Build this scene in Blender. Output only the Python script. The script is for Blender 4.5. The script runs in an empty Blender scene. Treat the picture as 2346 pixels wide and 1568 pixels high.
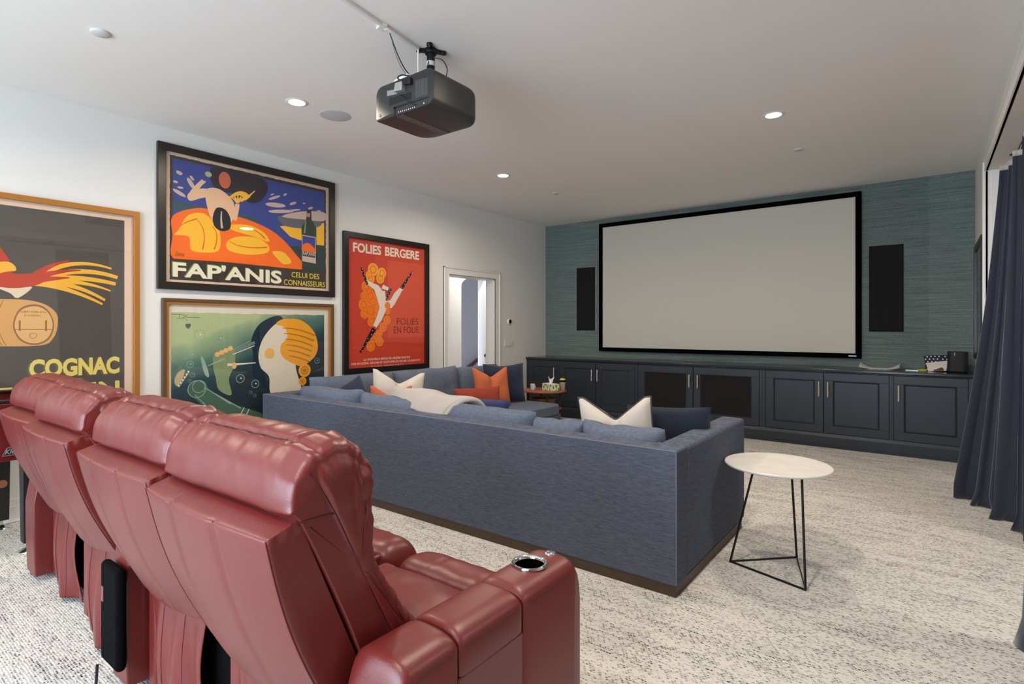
import bpy, math, random
from mathutils import Vector, Matrix, noise
random.seed(7)
PI = math.pi
SC = bpy.context.scene
COL = SC.collection

# ------------------------------------------------------------------ camera, world, lights, exposure
CAM_H = 1.335
YAW = math.atan2(955, 1260)
FPX, CX, HY = 1260.0, 1173.0, 750.0
cd = bpy.data.cameras.new('camera'); cam = bpy.data.objects.new('camera', cd); COL.objects.link(cam)
cam.location = (0, 0, CAM_H); cam.rotation_euler = (PI/2, 0, YAW)
cd.sensor_width = 36.0; cd.lens = FPX/2346*36.0
cd.shift_y = -(784-HY)/2346.0
cd.clip_start = 0.02; cd.clip_end = 100
SC.camera = cam
SC.view_settings.view_transform = 'Standard'; SC.view_settings.look = 'None'
SC.view_settings.exposure = 0.0; SC.view_settings.gamma = 1.0
SC.view_settings.use_curve_mapping = False
w = bpy.data.worlds.new('sky'); SC.world = w; w.use_nodes = True
w.node_tree.nodes['Background'].inputs[0].default_value = (0.62, 0.78, 1.0, 1)
w.node_tree.nodes['Background'].inputs[1].default_value = 2.0

XL, XR, YB, YN, HC = -5.008, 0.387, 7.519, -2.6, 2.981

def area(name, loc, rot, sx, sy, power, color, shape='RECTANGLE', spread=None):
    l = bpy.data.lights.new(name, 'AREA'); l.shape = shape; l.size = sx
    if shape == 'RECTANGLE': l.size_y = sy
    l.energy = power; l.color = color
    if spread: l.spread = spread
    o = bpy.data.objects.new(name, l); o.location = loc; o.rotation_euler = rot
    COL.objects.link(o); return o
# daylight through the windows behind the camera (each light fills its own window opening)
COOL = (0.70, 0.84, 1.0)
NEAR_WINDOWS = [(-4.5, -3.1), (-2.6, -0.2)]
for a, b in NEAR_WINDOWS:
    area('window_daylight', ((a+b)/2, YN-0.2, 1.4), (PI/2, 0, 0), b-a, 2.0, (68 if a < -3 else 84)*(b-a), COOL)
# added fill for the side room past the curtains
area('side_room_fill', (1.9, 3.4, 2.95), (0, 0, 0), 0.5, 0.5, 26, (1.0, 0.95, 0.88))
# added cool fill for the stair wall, standing in for daylight; no window there
area('stair_hall_cool_fill', (-6.8, 4.45, 0.9), (math.radians(85), 0, 0), .9, 1.0, 60, (0.72, 0.82, 1.0))
area('stair_hall_corridor_fill', (-5.6, 6.9, 2.9), (0, 0, 0), 0.25, 0.25, 26, (1.0, 0.95, 0.88), 'DISK')  # added fill that brightens the corridor, without a lamp fixture

# ------------------------------------------------------------------ measuring helpers
FWD = Vector((-math.sin(YAW), math.cos(YAW), 0)); RGT = Vector((math.cos(YAW), math.sin(YAW), 0))
def on(px, py, axis, val):
    """metric point on the plane axis=val that the survey photo shows at px, py"""
    d = FWD + RGT*((px-CX)/FPX) - Vector((0, 0, 1))*((py-HY)/FPX)
    o = Vector((0, 0, CAM_H)); t = (val-o[axis])/d[axis]
    return o + d*t

# ------------------------------------------------------------------ materials
def lin(c):
    return tuple((v/255/12.92 if v/255 <= .04045 else ((v/255+.055)/1.055)**2.4) for v in c)
_m = {}
def mat(name, rgb, rough=.5, metal=0, spec=.5, bump=0, bscale=60, var=0, vscale=8, sheen=0, coat=0, stretch=None, emit=0, sub=0, aniso=None):
    if name in _m: return _m[name]
    m = bpy.data.materials.new(name); m.use_nodes = True; nt = m.node_tree; N = nt.nodes; L = nt.links
    b = N['Principled BSDF']; c = lin(rgb)
    b.inputs['Base Color'].default_value = (*c, 1); b.inputs['Roughness'].default_value = rough
    b.inputs['Metallic'].default_value = metal; b.inputs['Specular IOR Level'].default_value = spec
    if sheen: b.inputs['Sheen Weight'].default_value = sheen; b.inputs['Sheen Roughness'].default_value = .45
    if coat: b.inputs['Coat Weight'].default_value = coat; b.inputs['Coat Roughness'].default_value = .08
    if emit:
        b.inputs['Emission Color'].default_value = (*c, 1); b.inputs['Emission Strength'].default_value = emit
    if bump or var:
        tc = N.new('ShaderNodeTexCoord'); mp = N.new('ShaderNodeMapping')
        L.new(tc.outputs['Object'], mp.inputs['Vector'])
        if stretch: mp.inputs['Scale'].default_value = stretch
    if var:
        n = N.new('ShaderNodeTexNoise'); n.inputs['Scale'].default_value = vscale; n.inputs['Detail'].default_value = 4
        L.new(mp.outputs[0], n.inputs['Vector'])
        r = N.new('ShaderNodeMapRange'); r.inputs['From Min'].default_value = .3; r.inputs['From Max'].default_value = .7
        r.inputs['To Min'].default_value = 1-var; r.inputs['To Max'].default_value = 1+var
        L.new(n.outputs[0], r.inputs['Value'])
        mx = N.new('ShaderNodeVectorMath'); mx.operation = 'SCALE'; mx.inputs[0].default_value = c
        L.new(r.outputs[0], mx.inputs['Scale']); L.new(mx.outputs[0], b.inputs['Base Color'])
    if bump:
        n2 = N.new('ShaderNodeTexNoise'); n2.inputs['Scale'].default_value = bscale; n2.inputs['Detail'].default_value = 5
        L.new(mp.outputs[0], n2.inputs['Vector'])
        bp = N.new('ShaderNodeBump'); bp.inputs['Strength'].default_value = bump; bp.inputs['Distance'].default_value = .004
        L.new(n2.outputs[0], bp.inputs['Height']); L.new(bp.outputs[0], b.inputs['Normal'])
    _m[name] = m; return m

def streak_mat(name, c1, c2, scale, rough, panel=0, bump=.3, c3=None, extra=90, spec=.2):
    """two colours mixed by a noise stretched in world space"""
    m = bpy.data.materials.new(name); m.use_nodes = True; nt = m.node_tree; N = nt.nodes; L = nt.links
    b = N['Principled BSDF']; b.inputs['Roughness'].default_value = rough; b.inputs['Specular IOR Level'].default_value = spec
    g = N.new('ShaderNodeNewGeometry'); mp = N.new('ShaderNodeMapping'); mp.inputs['Scale'].default_value = scale
    L.new(g.outputs['Position'], mp.inputs['Vector'])
    n = N.new('ShaderNodeTexNoise'); n.inputs['Scale'].default_value = 1; n.inputs['Detail'].default_value = 6; n.inputs['Roughness'].default_value = .65
    L.new(mp.outputs[0], n.inputs['Vector'])
    n3 = N.new('ShaderNodeTexNoise'); n3.inputs['Scale'].default_value = extra; n3.inputs['Detail'].default_value = 3
    L.new(g.outputs['Position'], n3.inputs['Vector'])
    ad = N.new('ShaderNodeMath'); ad.operation = 'MULTIPLY_ADD'; ad.inputs[1].default_value = .35; L.new(n3.outputs[0], ad.inputs[0]); L.new(n.outputs[0], ad.inputs[2])
    last = ad.outputs[0]
    if panel:
        sp = N.new('ShaderNodeSeparateXYZ'); L.new(g.outputs['Position'], sp.inputs[0])
        dv = N.new('ShaderNodeMath'); dv.operation = 'DIVIDE'; dv.inputs[1].default_value = panel; L.new(sp.outputs[0], dv.inputs[0])
        fl = N.new('ShaderNodeMath'); fl.operation = 'FLOOR'; L.new(dv.outputs[0], fl.inputs[0])
        wn = N.new('ShaderNodeTexWhiteNoise'); wn.noise_dimensions = '1D'; L.new(fl.outputs[0], wn.inputs['W'])
        ma = N.new('ShaderNodeMath'); ma.operation = 'MULTIPLY_ADD'; ma.inputs[1].default_value = .14; L.new(wn.outputs[0], ma.inputs[0]); L.new(last, ma.inputs[2]); last = ma.outputs[0]
    cr = N.new('ShaderNodeValToRGB'); cr.color_ramp.elements[0].position = .42+(.05 if panel else 0); cr.color_ramp.elements[1].position = .92
    cr.color_ramp.elements[0].color = (*lin(c1), 1); cr.color_ramp.elements[1].color = (*lin(c2), 1)
    L.new(last, cr.inputs[0]); L.new(cr.outputs[0], b.inputs['Base Color'])
    if bump:
        bp = N.new('ShaderNodeBump'); bp.inputs['Strength'].default_value = bump; bp.inputs['Distance'].default_value = .002
        L.new(n.outputs[0], bp.inputs['Height']); L.new(bp.outputs[0], b.inputs['Normal'])
    return m

def rug_mat():
    m = bpy.data.materials.new('woven_rug'); m.use_nodes = True; nt = m.node_tree; N = nt.nodes; L = nt.links
    b = N['Principled BSDF']; b.inputs['Roughness'].default_value = .95; b.inputs['Specular IOR Level'].default_value = .1
    g = N.new('ShaderNodeNewGeometry'); sp = N.new('ShaderNodeSeparateXYZ'); L.new(g.outputs['Position'], sp.inputs[0])
    def M(op, a, bb=None, c=None):
        n = N.new('ShaderNodeMath'); n.operation = op
        for i, v in enumerate((a, bb, c)):
            if v is None: continue
            if isinstance(v, (int, float)): n.inputs[i].default_value = v
            else: L.new(v, n.inputs[i])
        return n.outputs[0]
    wob = N.new('ShaderNodeTexNoise'); wob.inputs['Scale'].default_value = 35; wob.inputs['Detail'].default_value = 2; L.new(g.outputs['Position'], wob.inputs['Vector'])
    wv = M('MULTIPLY', M('SUBTRACT', wob.outputs[0], .5), .9)
    uy = M('ADD', M('DIVIDE', sp.outputs[1], .0098), wv)
    ux = M('ADD', M('ADD', M('DIVIDE', sp.outputs[0], .0135), wv), M('MULTIPLY', M('MODULO', M('FLOOR', uy), 2), .5))
    fx, fy = M('FLOOR', ux), M('FLOOR', uy)
    rx, ry = M('FRACT', ux), M('FRACT', uy)
    cb = N.new('ShaderNodeCombineXYZ'); L.new(fx, cb.inputs[0]); L.new(fy, cb.inputs[1])
    wn = N.new('ShaderNodeTexWhiteNoise'); wn.noise_dimensions = '3D'; L.new(cb.outputs[0], wn.inputs['Vector'])
    # patches: noise stretched along x
    mp = N.new('ShaderNodeMapping'); mp.inputs['Scale'].default_value = (1.5, 7, 1); L.new(g.outputs['Position'], mp.inputs['Vector'])
    pn = N.new('ShaderNodeTexNoise'); pn.inputs['Scale'].default_value = 1.6; pn.inputs['Detail'].default_value = 5; pn.inputs['Roughness'].default_value = .7; L.new(mp.outputs[0], pn.inputs['Vector'])
    mp2 = N.new('ShaderNodeMapping'); mp2.inputs['Scale'].default_value = (12, 75, 1); L.new(g.outputs['Position'], mp2.inputs['Vector'])
    pn2 = N.new('ShaderNodeTexNoise'); pn2.inputs['Scale'].default_value = 1; pn2.inputs['Detail'].default_value = 2; L.new(mp2.outputs[0], pn2.inputs['Vector'])
    dens = M('ADD', M('MULTIPLY', pn.outputs[0], 1.2), M('MULTIPLY', pn2.outputs[0], .9))
    v = M('ADD', wn.outputs[0], M('MULTIPLY', M('SUBTRACT', dens, 1.05), 1.15))   # high = dark
    dark = N.new('ShaderNodeMapRange'); dark.inputs['From Min'].default_value = .30; dark.inputs['From Max'].default_value = 1.22; L.new(v, dark.inputs['Value'])
    ex = M('ABSOLUTE', M('SUBTRACT', rx, .5)); ey = M('ABSOLUTE', M('SUBTRACT', ry, .5))
    ex2, ey2 = M('POWER', M('DIVIDE', ex, .50), 2), M('POWER', M('DIVIDE', ey, .42), 2)
    sh = N.new('ShaderNodeMapRange'); sh.inputs['From Min'].default_value = .45; sh.inputs['From Max'].default_value = 1.0; sh.inputs['To Min'].default_value = 1; sh.inputs['To Max'].default_value = 0
    L.new(M('ADD', ex2, ey2), sh.inputs['Value']); shape = sh.outputs[0]
    sy = N.new('ShaderNodeMapRange'); sy.inputs['From Min'].default_value = .18; sy.inputs['From Max'].default_value = .5; sy.inputs['To Min'].default_value = 1; sy.inputs['To Max'].default_value = 0; L.new(ey, sy.inputs['Value'])
    f = M('MULTIPLY', shape, dark.outputs[0])
    gl = M('MULTIPLY', M('SUBTRACT', 1, sy.outputs[0]), .07)
    mx = N.new('ShaderNodeMix'); mx.data_type = 'RGBA'; mx.inputs['A'].default_value = (*lin((222, 219, 212)), 1); mx.inputs['B'].default_value = (*lin((44, 46, 52)), 1)
    pm = N.new('ShaderNodeMapRange'); pm.inputs['From Min'].default_value = .45; pm.inputs['From Max'].default_value = .75; pm.inputs['To Max'].default_value = .16; L.new(pn.outputs[0], pm.inputs['Value'])
    L.new(M('MINIMUM', M('ADD', M('ADD', f, gl), pm.outputs[0]), 1), mx.inputs['Factor']); L.new(mx.outputs['Result'], b.inputs['Base Color'])
    bp = N.new('ShaderNodeBump'); bp.inputs['Strength'].default_value = .5; bp.inputs['Distance'].default_value = .003; L.new(shape, bp.inputs['Height']); L.new(bp.outputs[0], b.inputs['Normal'])
    return m

def glass_mat(name, tint=(255, 255, 255)):
    m = bpy.data.materials.new(name); m.use_nodes = True; nt = m.node_tree; N = nt.nodes; L = nt.links
    for n in list(N):
        if n.type != 'OUTPUT_MATERIAL': N.remove(n)
    out = [n for n in N if n.type == 'OUTPUT_MATERIAL'][0]
    t = N.new('ShaderNodeBsdfTransparent'); t.inputs[0].default_value = (*lin(tint), 1)
    gl = N.new('ShaderNodeBsdfGlossy'); gl.inputs['Roughness'].default_value = .02
    fr = N.new('ShaderNodeFresnel'); gg = N.new('ShaderNodeNewGeometry'); mr = N.new('ShaderNodeMapRange'); mr.inputs['To Min'].default_value = 1.42; mr.inputs['To Max'].default_value = 1/1.42; L.new(gg.outputs['Backfacing'], mr.inputs['Value']); L.new(mr.outputs[0], fr.inputs['IOR'])
    mx = N.new('ShaderNodeMixShader'); L.new(fr.outputs[0], mx.inputs[0]); L.new(t.outputs[0], mx.inputs[1]); L.new(gl.outputs[0], mx.inputs[2]); L.new(mx.outputs[0], out.inputs[0])
    return m

WALL = mat('wall_paint', (226, 224, 219), .75, bump=.05, bscale=220)
CEIL = mat('ceiling_paint', (236, 233, 228), .85)
TRIM = mat('trim_paint', (232, 230, 224), .35)
GRASS = streak_mat('grasscloth', (68, 81, 79), (128, 141, 135), (2.6, 2.6, 230), .75, panel=.91, bump=.25)
SOFA = streak_mat('denim_linen', (57, 63, 76), (106, 113, 129), (26, 26, 420), .9, bump=.3, extra=300)
SOFA2 = streak_mat('denim_linen_soft', (77, 85, 102), (114, 123, 141), (50, 50, 200), .9, bump=.2, extra=300)
RUG = rug_mat()
CAB = mat('cabinet_navy', (43, 50, 57), .38, spec=.4)
COUNTER = mat('counter_navy', (38, 43, 50), .16, spec=.6)
LEATHER = mat('red_leather', (108, 34, 31), .36, spec=.62, bump=.12, bscale=300, var=.06, vscale=5)
LEATHER_BACK = LEATHER
SEAM = mat('leather_seam', (78, 26, 27), .5)
BLACKCLOTH = mat('black_dust_cloth', (7, 7, 9), .95, spec=.08)
BLACK = mat('black_metal', (16, 16, 17), .42, metal=.3)
BLACKM = mat('black_matte', (8, 8, 9), .8, spec=.2)
CHROME = mat('chrome', (215, 215, 218), .12, metal=1)
NICKEL = mat('warm_nickel', (212, 196, 178), .35, metal=.5)
WOODFL = streak_mat('oak_floor', (122, 70, 44), (168, 108, 72), (30, 2, 30), .4, bump=.05, spec=.4)
SCREENM = mat('screen_fabric', (205, 200, 186), .8, spec=.15)
FELT = mat('screen_felt', (4, 4, 5), .95, spec=.05)
VELVET = mat('blue_velvet', (53, 57, 68), .8, spec=.1, sheen=.4, bump=.1, bscale=90)
GLASS = glass_mat('picture_glass')
MARBLE = mat('white_stone', (226, 222, 214), .35, var=.06, vscale=9)
PROJ = mat('projector_plastic', (44, 43, 42), .45, bump=.05, bscale=500)
PROJD = mat('projector_dark', (14, 14, 14), .6)
WHITEP = mat('white_plastic', (235, 235, 232), .4)

# ------------------------------------------------------------------ mesh builder
class MB:
    def __init__(s): s.v = []; s.f = []; s.m = []
    def add(s, vs, fs, mi=0):
        b = len(s.v); s.v += [tuple(v) for v in vs]; s.f += [tuple(i+b for i in f) for f in fs]; s.m += [mi]*len(fs); return s
    def box(s, x0, x1, y0, y1, z0, z1, mi=0):
        if x0 > x1: x0, x1 = x1, x0
        if y0 > y1: y0, y1 = y1, y0
        if z0 > z1: z0, z1 = z1, z0
        return s.add([(x0, y0, z0), (x1, y0, z0), (x1, y1, z0), (x0, y1, z0), (x0, y0, z1), (x1, y0, z1), (x1, y1, z1), (x0, y1, z1)],
                     [(0, 3, 2, 1), (4, 5, 6, 7), (0, 1, 5, 4), (1, 2, 6, 5), (2, 3, 7, 6), (3, 0, 4, 7)], mi)
    def prism(s, pts, axis, a, b, mi=0):
        """closed outline extruded along axis from a to b; pts are the two other coordinates in axis order"""
        def mk(p, t):
            l = [p[0], p[1]]; l.insert(axis, t); return l
        n = len(pts); vs = [mk(p, a) for p in pts]+[mk(p, b) for p in pts]
        fs = [tuple(range(n)), tuple(range(2*n-1, n-1, -1))]+[(i, i+n, (i+1) % n+n, (i+1) % n) for i in range(n)]
        return s.add(vs, fs, mi)
    def tube(s, pts, r, seg=10, mi=0, caps=True, closed=False):
        pts = [Vector(p) for p in pts]; n = len(pts); rs = r if isinstance(r, (list, tuple)) else [r]*n
        rings = []; up = None
        for i, p in enumerate(pts):
            a = pts[i-1] if (i > 0 or closed) else pts[i]; c = pts[(i+1) % n] if (i < n-1 or closed) else pts[i]
            t = (c-a).normalized()
            if up is None: up = Vector((0, 0, 1)) if abs(t.z) < .9 else Vector((1, 0, 0))
            u = t.cross(up); u = u.normalized() if u.length > 1e-6 else Vector((1, 0, 0)); q = u.cross(t).normalized(); up = q
            rings.append([p+u*math.cos(2*PI*k/seg)*rs[i]+q*math.sin(2*PI*k/seg)*rs[i] for k in range(seg)])
        return s.loft(rings, mi, caps and not closed, closed)
    def loft(s, rings, mi=0, caps=True, closed=False):
        k = len(rings[0]); vs = [p for r in rings for p in r]; fs = []
        n = len(rings)
        for i in range(n if closed else n-1):
            j = (i+1) % n
            for a in range(k): fs.append((i*k+a, i*k+(a+1) % k, j*k+(a+1) % k, j*k+a))
        if caps: fs += [tuple(range(k-1, -1, -1)), tuple(range((n-1)*k, n*k))]
        return s.add(vs, fs, mi)
    def grid(s, fn, nu, nv, mi=0):
        vs = [fn(i/nu, j/nv) for i in range(nu+1) for j in range(nv+1)]
        return s.add(vs, [(i*(nv+1)+j, (i+1)*(nv+1)+j, (i+1)*(nv+1)+j+1, i*(nv+1)+j+1) for i in range(nu) for j in range(nv)], mi)
    def lathe(s, prof, c=(0, 0, 0), seg=32, mi=0, axis=2, caps=True):
        rings = []
        for r, h in prof:
            ring = []
            for k in range(seg):
                a = 2*PI*k/seg; l = [r*math.cos(a), r*math.sin(a)]; l.insert(axis, h)
                ring.append((l[0]+c[0], l[1]+c[1], l[2]+c[2]))
            rings.append(ring)
        return s.loft(rings, mi, caps)
    def build(s, name, mats, parent=None, smooth=False, bevel=0, bseg=3, subsurf=0, solid=0, keep=False):
        me = bpy.data.meshes.new(name)
        root = parent
        while root is not None and root.parent is not None: root = root.parent
        if keep: off = Vector((0, 0, 0))
        elif root is not None: off = Vector(root.location)
        else:
            xs = [v[0] for v in s.v]; ys = [v[1] for v in s.v]; zs = [v[2] for v in s.v]
            off = Vector(((min(xs)+max(xs))/2, (min(ys)+max(ys))/2, min(zs)))
        me.from_pydata([tuple(Vector(v)-off) for v in s.v], [], s.f)
        if not isinstance(mats, (list, tuple)): mats = [mats]
        for m in mats: me.materials.append(m)
        me.polygons.foreach_set('material_index', s.m)
        import bmesh
        bm = bmesh.new(); bm.from_mesh(me); bmesh.ops.recalc_face_normals(bm, faces=bm.faces); bm.to_mesh(me); bm.free()
        me.update()
        if smooth:
            me.polygons.foreach_set('use_smooth', [True]*len(me.polygons))
            try: me.set_sharp_from_angle(angle=math.radians(smooth if smooth is not True else 40))
            except Exception: pass
        o = bpy.data.objects.new(name, me); COL.objects.link(o)
        if parent is not None: o.parent = parent
        else: o.location = off
        if solid:
            md = o.modifiers.new('thickness', 'SOLIDIFY'); md.thickness = solid; md.offset = 0
        if bevel:
            md = o.modifiers.new('bevel', 'BEVEL'); md.width = bevel; md.segments = bseg; md.limit_method = 'ANGLE'; md.angle_limit = math.radians(35); md.harden_normals = False
            me.polygons.foreach_set('use_smooth', [True]*len(me.polygons))
            try: me.set_sharp_from_angle(angle=math.radians(50))
            except Exception: pass
        if subsurf:
            md = o.modifiers.new('subsurf', 'SUBSURF'); md.levels = subsurf; md.render_levels = subsurf
        return o
def tag(o, label, cat, group=None):
    o['label'] = label; o['category'] = cat
    if group: o['group'] = group
    return o
def thing(name, label, cat, loc, group=None):
    o = bpy.data.objects.new(name, None); COL.objects.link(o); o.location = loc; o.empty_display_size = .1
    return tag(o, label, cat, group)
def struct(name, mb, m, **k):
    o = mb.build(name, m, **k); o['kind'] = 'structure'; return o
def part_label(o, l): o['label'] = l; return o

def text_geo(txt, bold=0.0, shear=0.0, spacing=1.0):
    """outline of a line of text as flat polygons, unit: height of a capital = 1, left aligned at 0"""
    cu = bpy.data.curves.new('txt', 'FONT'); cu.body = txt; cu.offset = bold; cu.shear = shear; cu.space_character = spacing
    cu.resolution_u = 3; o = bpy.data.objects.new('txt', cu); COL.objects.link(o)
    bpy.context.view_layer.update()
    me = bpy.data.meshes.new_from_object(o.evaluated_get(bpy.context.evaluated_depsgraph_get()))
    vs = [v.co.copy() for v in me.vertices]; fs = [tuple(p.vertices) for p in me.polygons]
    bpy.data.objects.remove(o); bpy.data.curves.remove(cu); bpy.data.meshes.remove(me)
    if not vs: return [], []
    x0 = min(v.x for v in vs); x1 = max(v.x for v in vs); y0 = min(v.y for v in vs); y1 = max(v.y for v in vs)
    return [((v.x-x0)/(x1-x0), (v.y-y0)/(y1-y0)) for v in vs], fs

# ------------------------------------------------------------------ the room
T = .16
b = MB()
DY0, DY1, DZ = 5.228, 6.199, 2.031        # doorway in the left wall
b.box(XL-T, XL, YN-T, DY0, 0, HC); b.box(XL-T, XL, DY1, YB+T, 0, HC); b.box(XL-T, XL, DY0, DY1, DZ, HC)
struct('wall_left', b, WALL)
b = MB(); b.box(XL, XR+T, YB, YB+T, 0, HC); struct('wall_far', b, GRASS)
RY, RZ = 5.95, 2.62
b = MB(); b.box(XR, XR+T, RY, YB, 0, HC); b.box(XR, XR+T, -1.2, RY, RZ, HC); b.box(XR, XR+T, YN, -1.2, 0, HC)
struct('wall_right', b, WALL)
b = MB()
xs = [XL-T]+[v for p in NEAR_WINDOWS for v in p]+[3.3]
b.box(xs[0], xs[-1], YN-T, YN, 0, .4); b.box(xs[0], xs[-1], YN-T, YN, 2.4, HC)
for i in range(0, len(xs), 2): b.box(xs[i], xs[i+1], YN-T, YN, .4, 2.4)
struct('wall_near', b, WALL)
for i, (a, c) in enumerate(NEAR_WINDOWS):
    f = MB(); f.box(a, c, YN-.12, YN-.06, .4, .46); f.box(a, c, YN-.12, YN-.06, 2.34, 2.4); f.box(a, a+.06, YN-.12, YN-.06, .46, 2.34); f.box(c-.06, c, YN-.12, YN-.06, .46, 2.34); f.box((a+c)/2-.03, (a+c)/2+.03, YN-.12, YN-.06, .46, 2.34)
    wo = struct('window_%d' % (i+1), f, TRIM)
    g = MB(); g.box(a+.06, c-.06, YN-.093, YN-.087, .46, 2.34)
    g.build('pane', GLASS, wo)
b = MB(); b.box(XL-T, 3.3, YN-T, YB+T, HC, HC+.1); struct('ceiling', b, CEIL)
b = MB(); b.box(XL-2.9, 3.3, YN-T, YB+1.2, -.11, -.012); struct('floor', b, WOODFL)
# side room beyond the curtains
b = MB(); b.box(3.14, 3.3, YN, YB+T, 0, HC)
struct('wall_outer', b, WALL)
b = MB(); b.box(XR+T, 3.14, YB, YB+T, 0, HC); struct('wall_side_far', b, WALL)
# trims: casing of the wide opening, casing of the doorway, baseboards
def casing(name, plane, sgn, y0, y1, z1, wd, depth, far_leg=True, near_leg=True, mat_=TRIM):
    b = MB()
    for i, (o, dd) in enumerate(((0, depth), (wd*.16, depth*.62), (wd*.8, depth*.85))):
        pass
    def leg(ya, yb):
        x0 = plane
        b.box(x0, x0+sgn*depth*.6, min(ya, yb), max(ya, yb), 0, z1+wd)
        ye = yb; s2 = 1 if yb < ya else -1
        b.box(x0, x0+sgn*depth, yb, yb+s2*wd*.18, 0, z1+wd)
        b.box(x0, x0+sgn*depth*.8, ya-s2*wd*.1, ya, 0, z1)
    if near_leg: leg(y0, y0-wd)
    if far_leg: leg(y1, y1+wd)
    ya = y0-wd if near_leg else y0; yb = y1+wd
    b.box(plane, plane+sgn*depth*.6, ya+(wd if near_leg else 0), y1, z1, z1+wd)
    b.box(plane, plane+sgn*depth, ya, yb, z1+wd*.82, z1+wd)
    b.box(plane, plane+sgn*depth*.8, y0, y1, z1, z1+wd*.1)
    return struct(name, b, mat_, bevel=.003, bseg=2)
casing('trim_1', XL, 1, DY0, DY1, DZ, .095, .028)
casing('trim_2', XR, -1, -1.2, RY, RZ, .11, .03)
b = MB(); b.box(XL, XL+.018, YN, DY0-.1, 0, .16); b.box(XL, XL+.026, YN, DY0-.1, 0, .11); b.box(XL, XL+.018, DY1+.1, 6.98, 0, .16); struct('baseboard_left', b, TRIM, bevel=.003)
b = MB(); b.box(XR-.018, XR, RY+.115, 6.98, 0, .16); struct('baseboard_right', b, TRIM, bevel=.003)
# jamb lining of the doorway
b = MB(); b.box(XL-T, XL, DY0, DY0+.018, 0, DZ); b.box(XL-T, XL, DY1-.018, DY1, 0, DZ); b.box(XL-T, XL, DY0, DY1, DZ-.018, DZ)
b.box(XL-T+.03, XL-T+.075, DY1-.03, DY1-.018, 0, DZ-.018); b.box(XL-T+.03, XL-T+.075, DY0+.018, DY0+.03, 0, DZ-.018)
struct('trim_3', b, TRIM)
# stair hall beyond the doorway: a wall with an arched opening, the stair wall behind it
XA = -6.1
ya = on(1057, 720, 0, XA).y; zs = on(1057, 650, 0, XA).z; yr = on(1111, 720, 0, XA).y
arc = []
zs -= .04; ztop = zs+.16; wd_ = .32
for k in range(9):
    t = k/8*PI/2
    arc.append((ya+wd_*(1-math.cos(t)), zs+(ztop-zs)*math.sin(t)))
pts = [(ya, 0)]+arc+[(yr+.02, ztop), (yr+.02, 0)]
outline = [(4.3, 0), (ya, 0)]+arc+[(yr, ztop), (yr, 0), (8.9, 0), (8.9, HC), (4.3, HC)]
b = MB(); b.prism(outline, 0, XA-.16, XA); struct('wall_hall', b, WALL)
b = MB(); b.box(XA-1.3, XA-1.2, 4.3, 8.9, -1.5, HC); struct('wall_stair', b, mat('stair_wall_paint', (214, 216, 222), .8))
b = MB(); b.box(XA-1.3, XL-T, 4.2, 4.3, 0, HC); struct('wall_hall_near', b, WALL)
b = MB(); b.box(XA-1.3, XL-T, 8.9, 9.0, 0, HC); struct('wall_hall_far', b, WALL)
b = MB(); b.box(XA-1.3, XL-T, 4.2, 9.0, HC, HC+.1); struct('ceiling_hall', b, CEIL)

r = thing('handrail', 'brown wooden stair handrail sloping down on the pale wall seen through the doorway', 'handrail', tuple(on(1088, 828, 0, XA-.5)))
p1 = on(1113, 809, 0, XA-1.12); p0 = on(1050, 862, 0, XA-1.12)
d_ = (p1-p0)
b = MB(); b.tube([p0-d_*.25, p1+d_*.15], .040, 12); b.build('rail', mat('walnut', (84, 52, 40), .4), r, smooth=True)
b = MB()
for t in (.12, .95):
    b = MB(); q = p0+d_*t; b.tube([q-Vector((0, 0, .02)), q-Vector((.02, 0, .07)), q-Vector((.075, 0, .075))], .009, 8)
    b.build('bracket', mat('bronze', (96, 78, 52), .4, metal=.8), r, smooth=True)
b = MB(); c_ = on(1114, 815, 0, XA+.03)
b.tube([(XA+.001, c_.y, c_.z), (XA+.05, c_.y, c_.z), (XA+.06, c_.y-.03, c_.z+.035)], .012, 8); b.lathe([(.028, XA+.001), (.028, XA+.008), (.012, XA+.012)], (0, c_.y, c_.z), 16, axis=0)
b.build('wall_bracket', mat('bronze', (96, 78, 52)), r, smooth=50)

# carpet
b = MB(); b.prism([(XL+.03, YN+.02), (XR-.005, YN+.02), (XR-.005, -1.19), (.478, -1.19), (.478, 5.84), (XR-.03, 5.84), (XR-.03, 6.955), (XL+.03, 6.955)], 2, -.012, 0)
tag(b.build('area_rug', RUG, bevel=0), 'large cream woven rug with black and grey flecks covering the floor', 'rug')

# ------------------------------------------------------------------ screen and wall speakers
sx0, sx1, sz0, sz1 = -4.006, -.62, .972, 2.905
r = thing('projection_screen', 'very large blank projection screen in a black frame on the grey-green wall', 'projection screen', ((sx0+sx1)/2, YB, sz0))
b = MB(); fw = .058; yf = YB-.05
b.box(sx0, sx1, yf, YB-.001, sz0, sz0+fw); b.box(sx0, sx1, yf, YB-.001, sz1-fw, sz1); b.box(sx0, sx0+fw, yf, YB-.001, sz0+fw, sz1-fw); b.box(sx1-fw, sx1, yf, YB-.001, sz0+fw, sz1-fw)
b.build('screen_frame', FELT, r, bevel=.006)
b = MB(); b.box(sx0+fw, sx1-fw, YB-.03, YB-.02, sz0+fw, sz1-fw); part_label(b.build('screen_surface', SCREENM, r), 'matte off-white screen fabric')
b = MB(); lx = on(1953, 820, 1, yf).x; lz = sz0+.028
b.box(lx-.04, lx+.04, yf-.003, yf, lz-.009, lz+.009)
bd = b.build('badge', mat('badge_blue', (96, 112, 150), .4), r)
b = MB()
for k in range(7): b.box(lx-.036+k*.0106, lx-.036+k*.0106+.007, yf-.0042, yf-.003, lz-.004, lz+.006)
b.build('badge_mark', WHITEP, bd)
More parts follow.
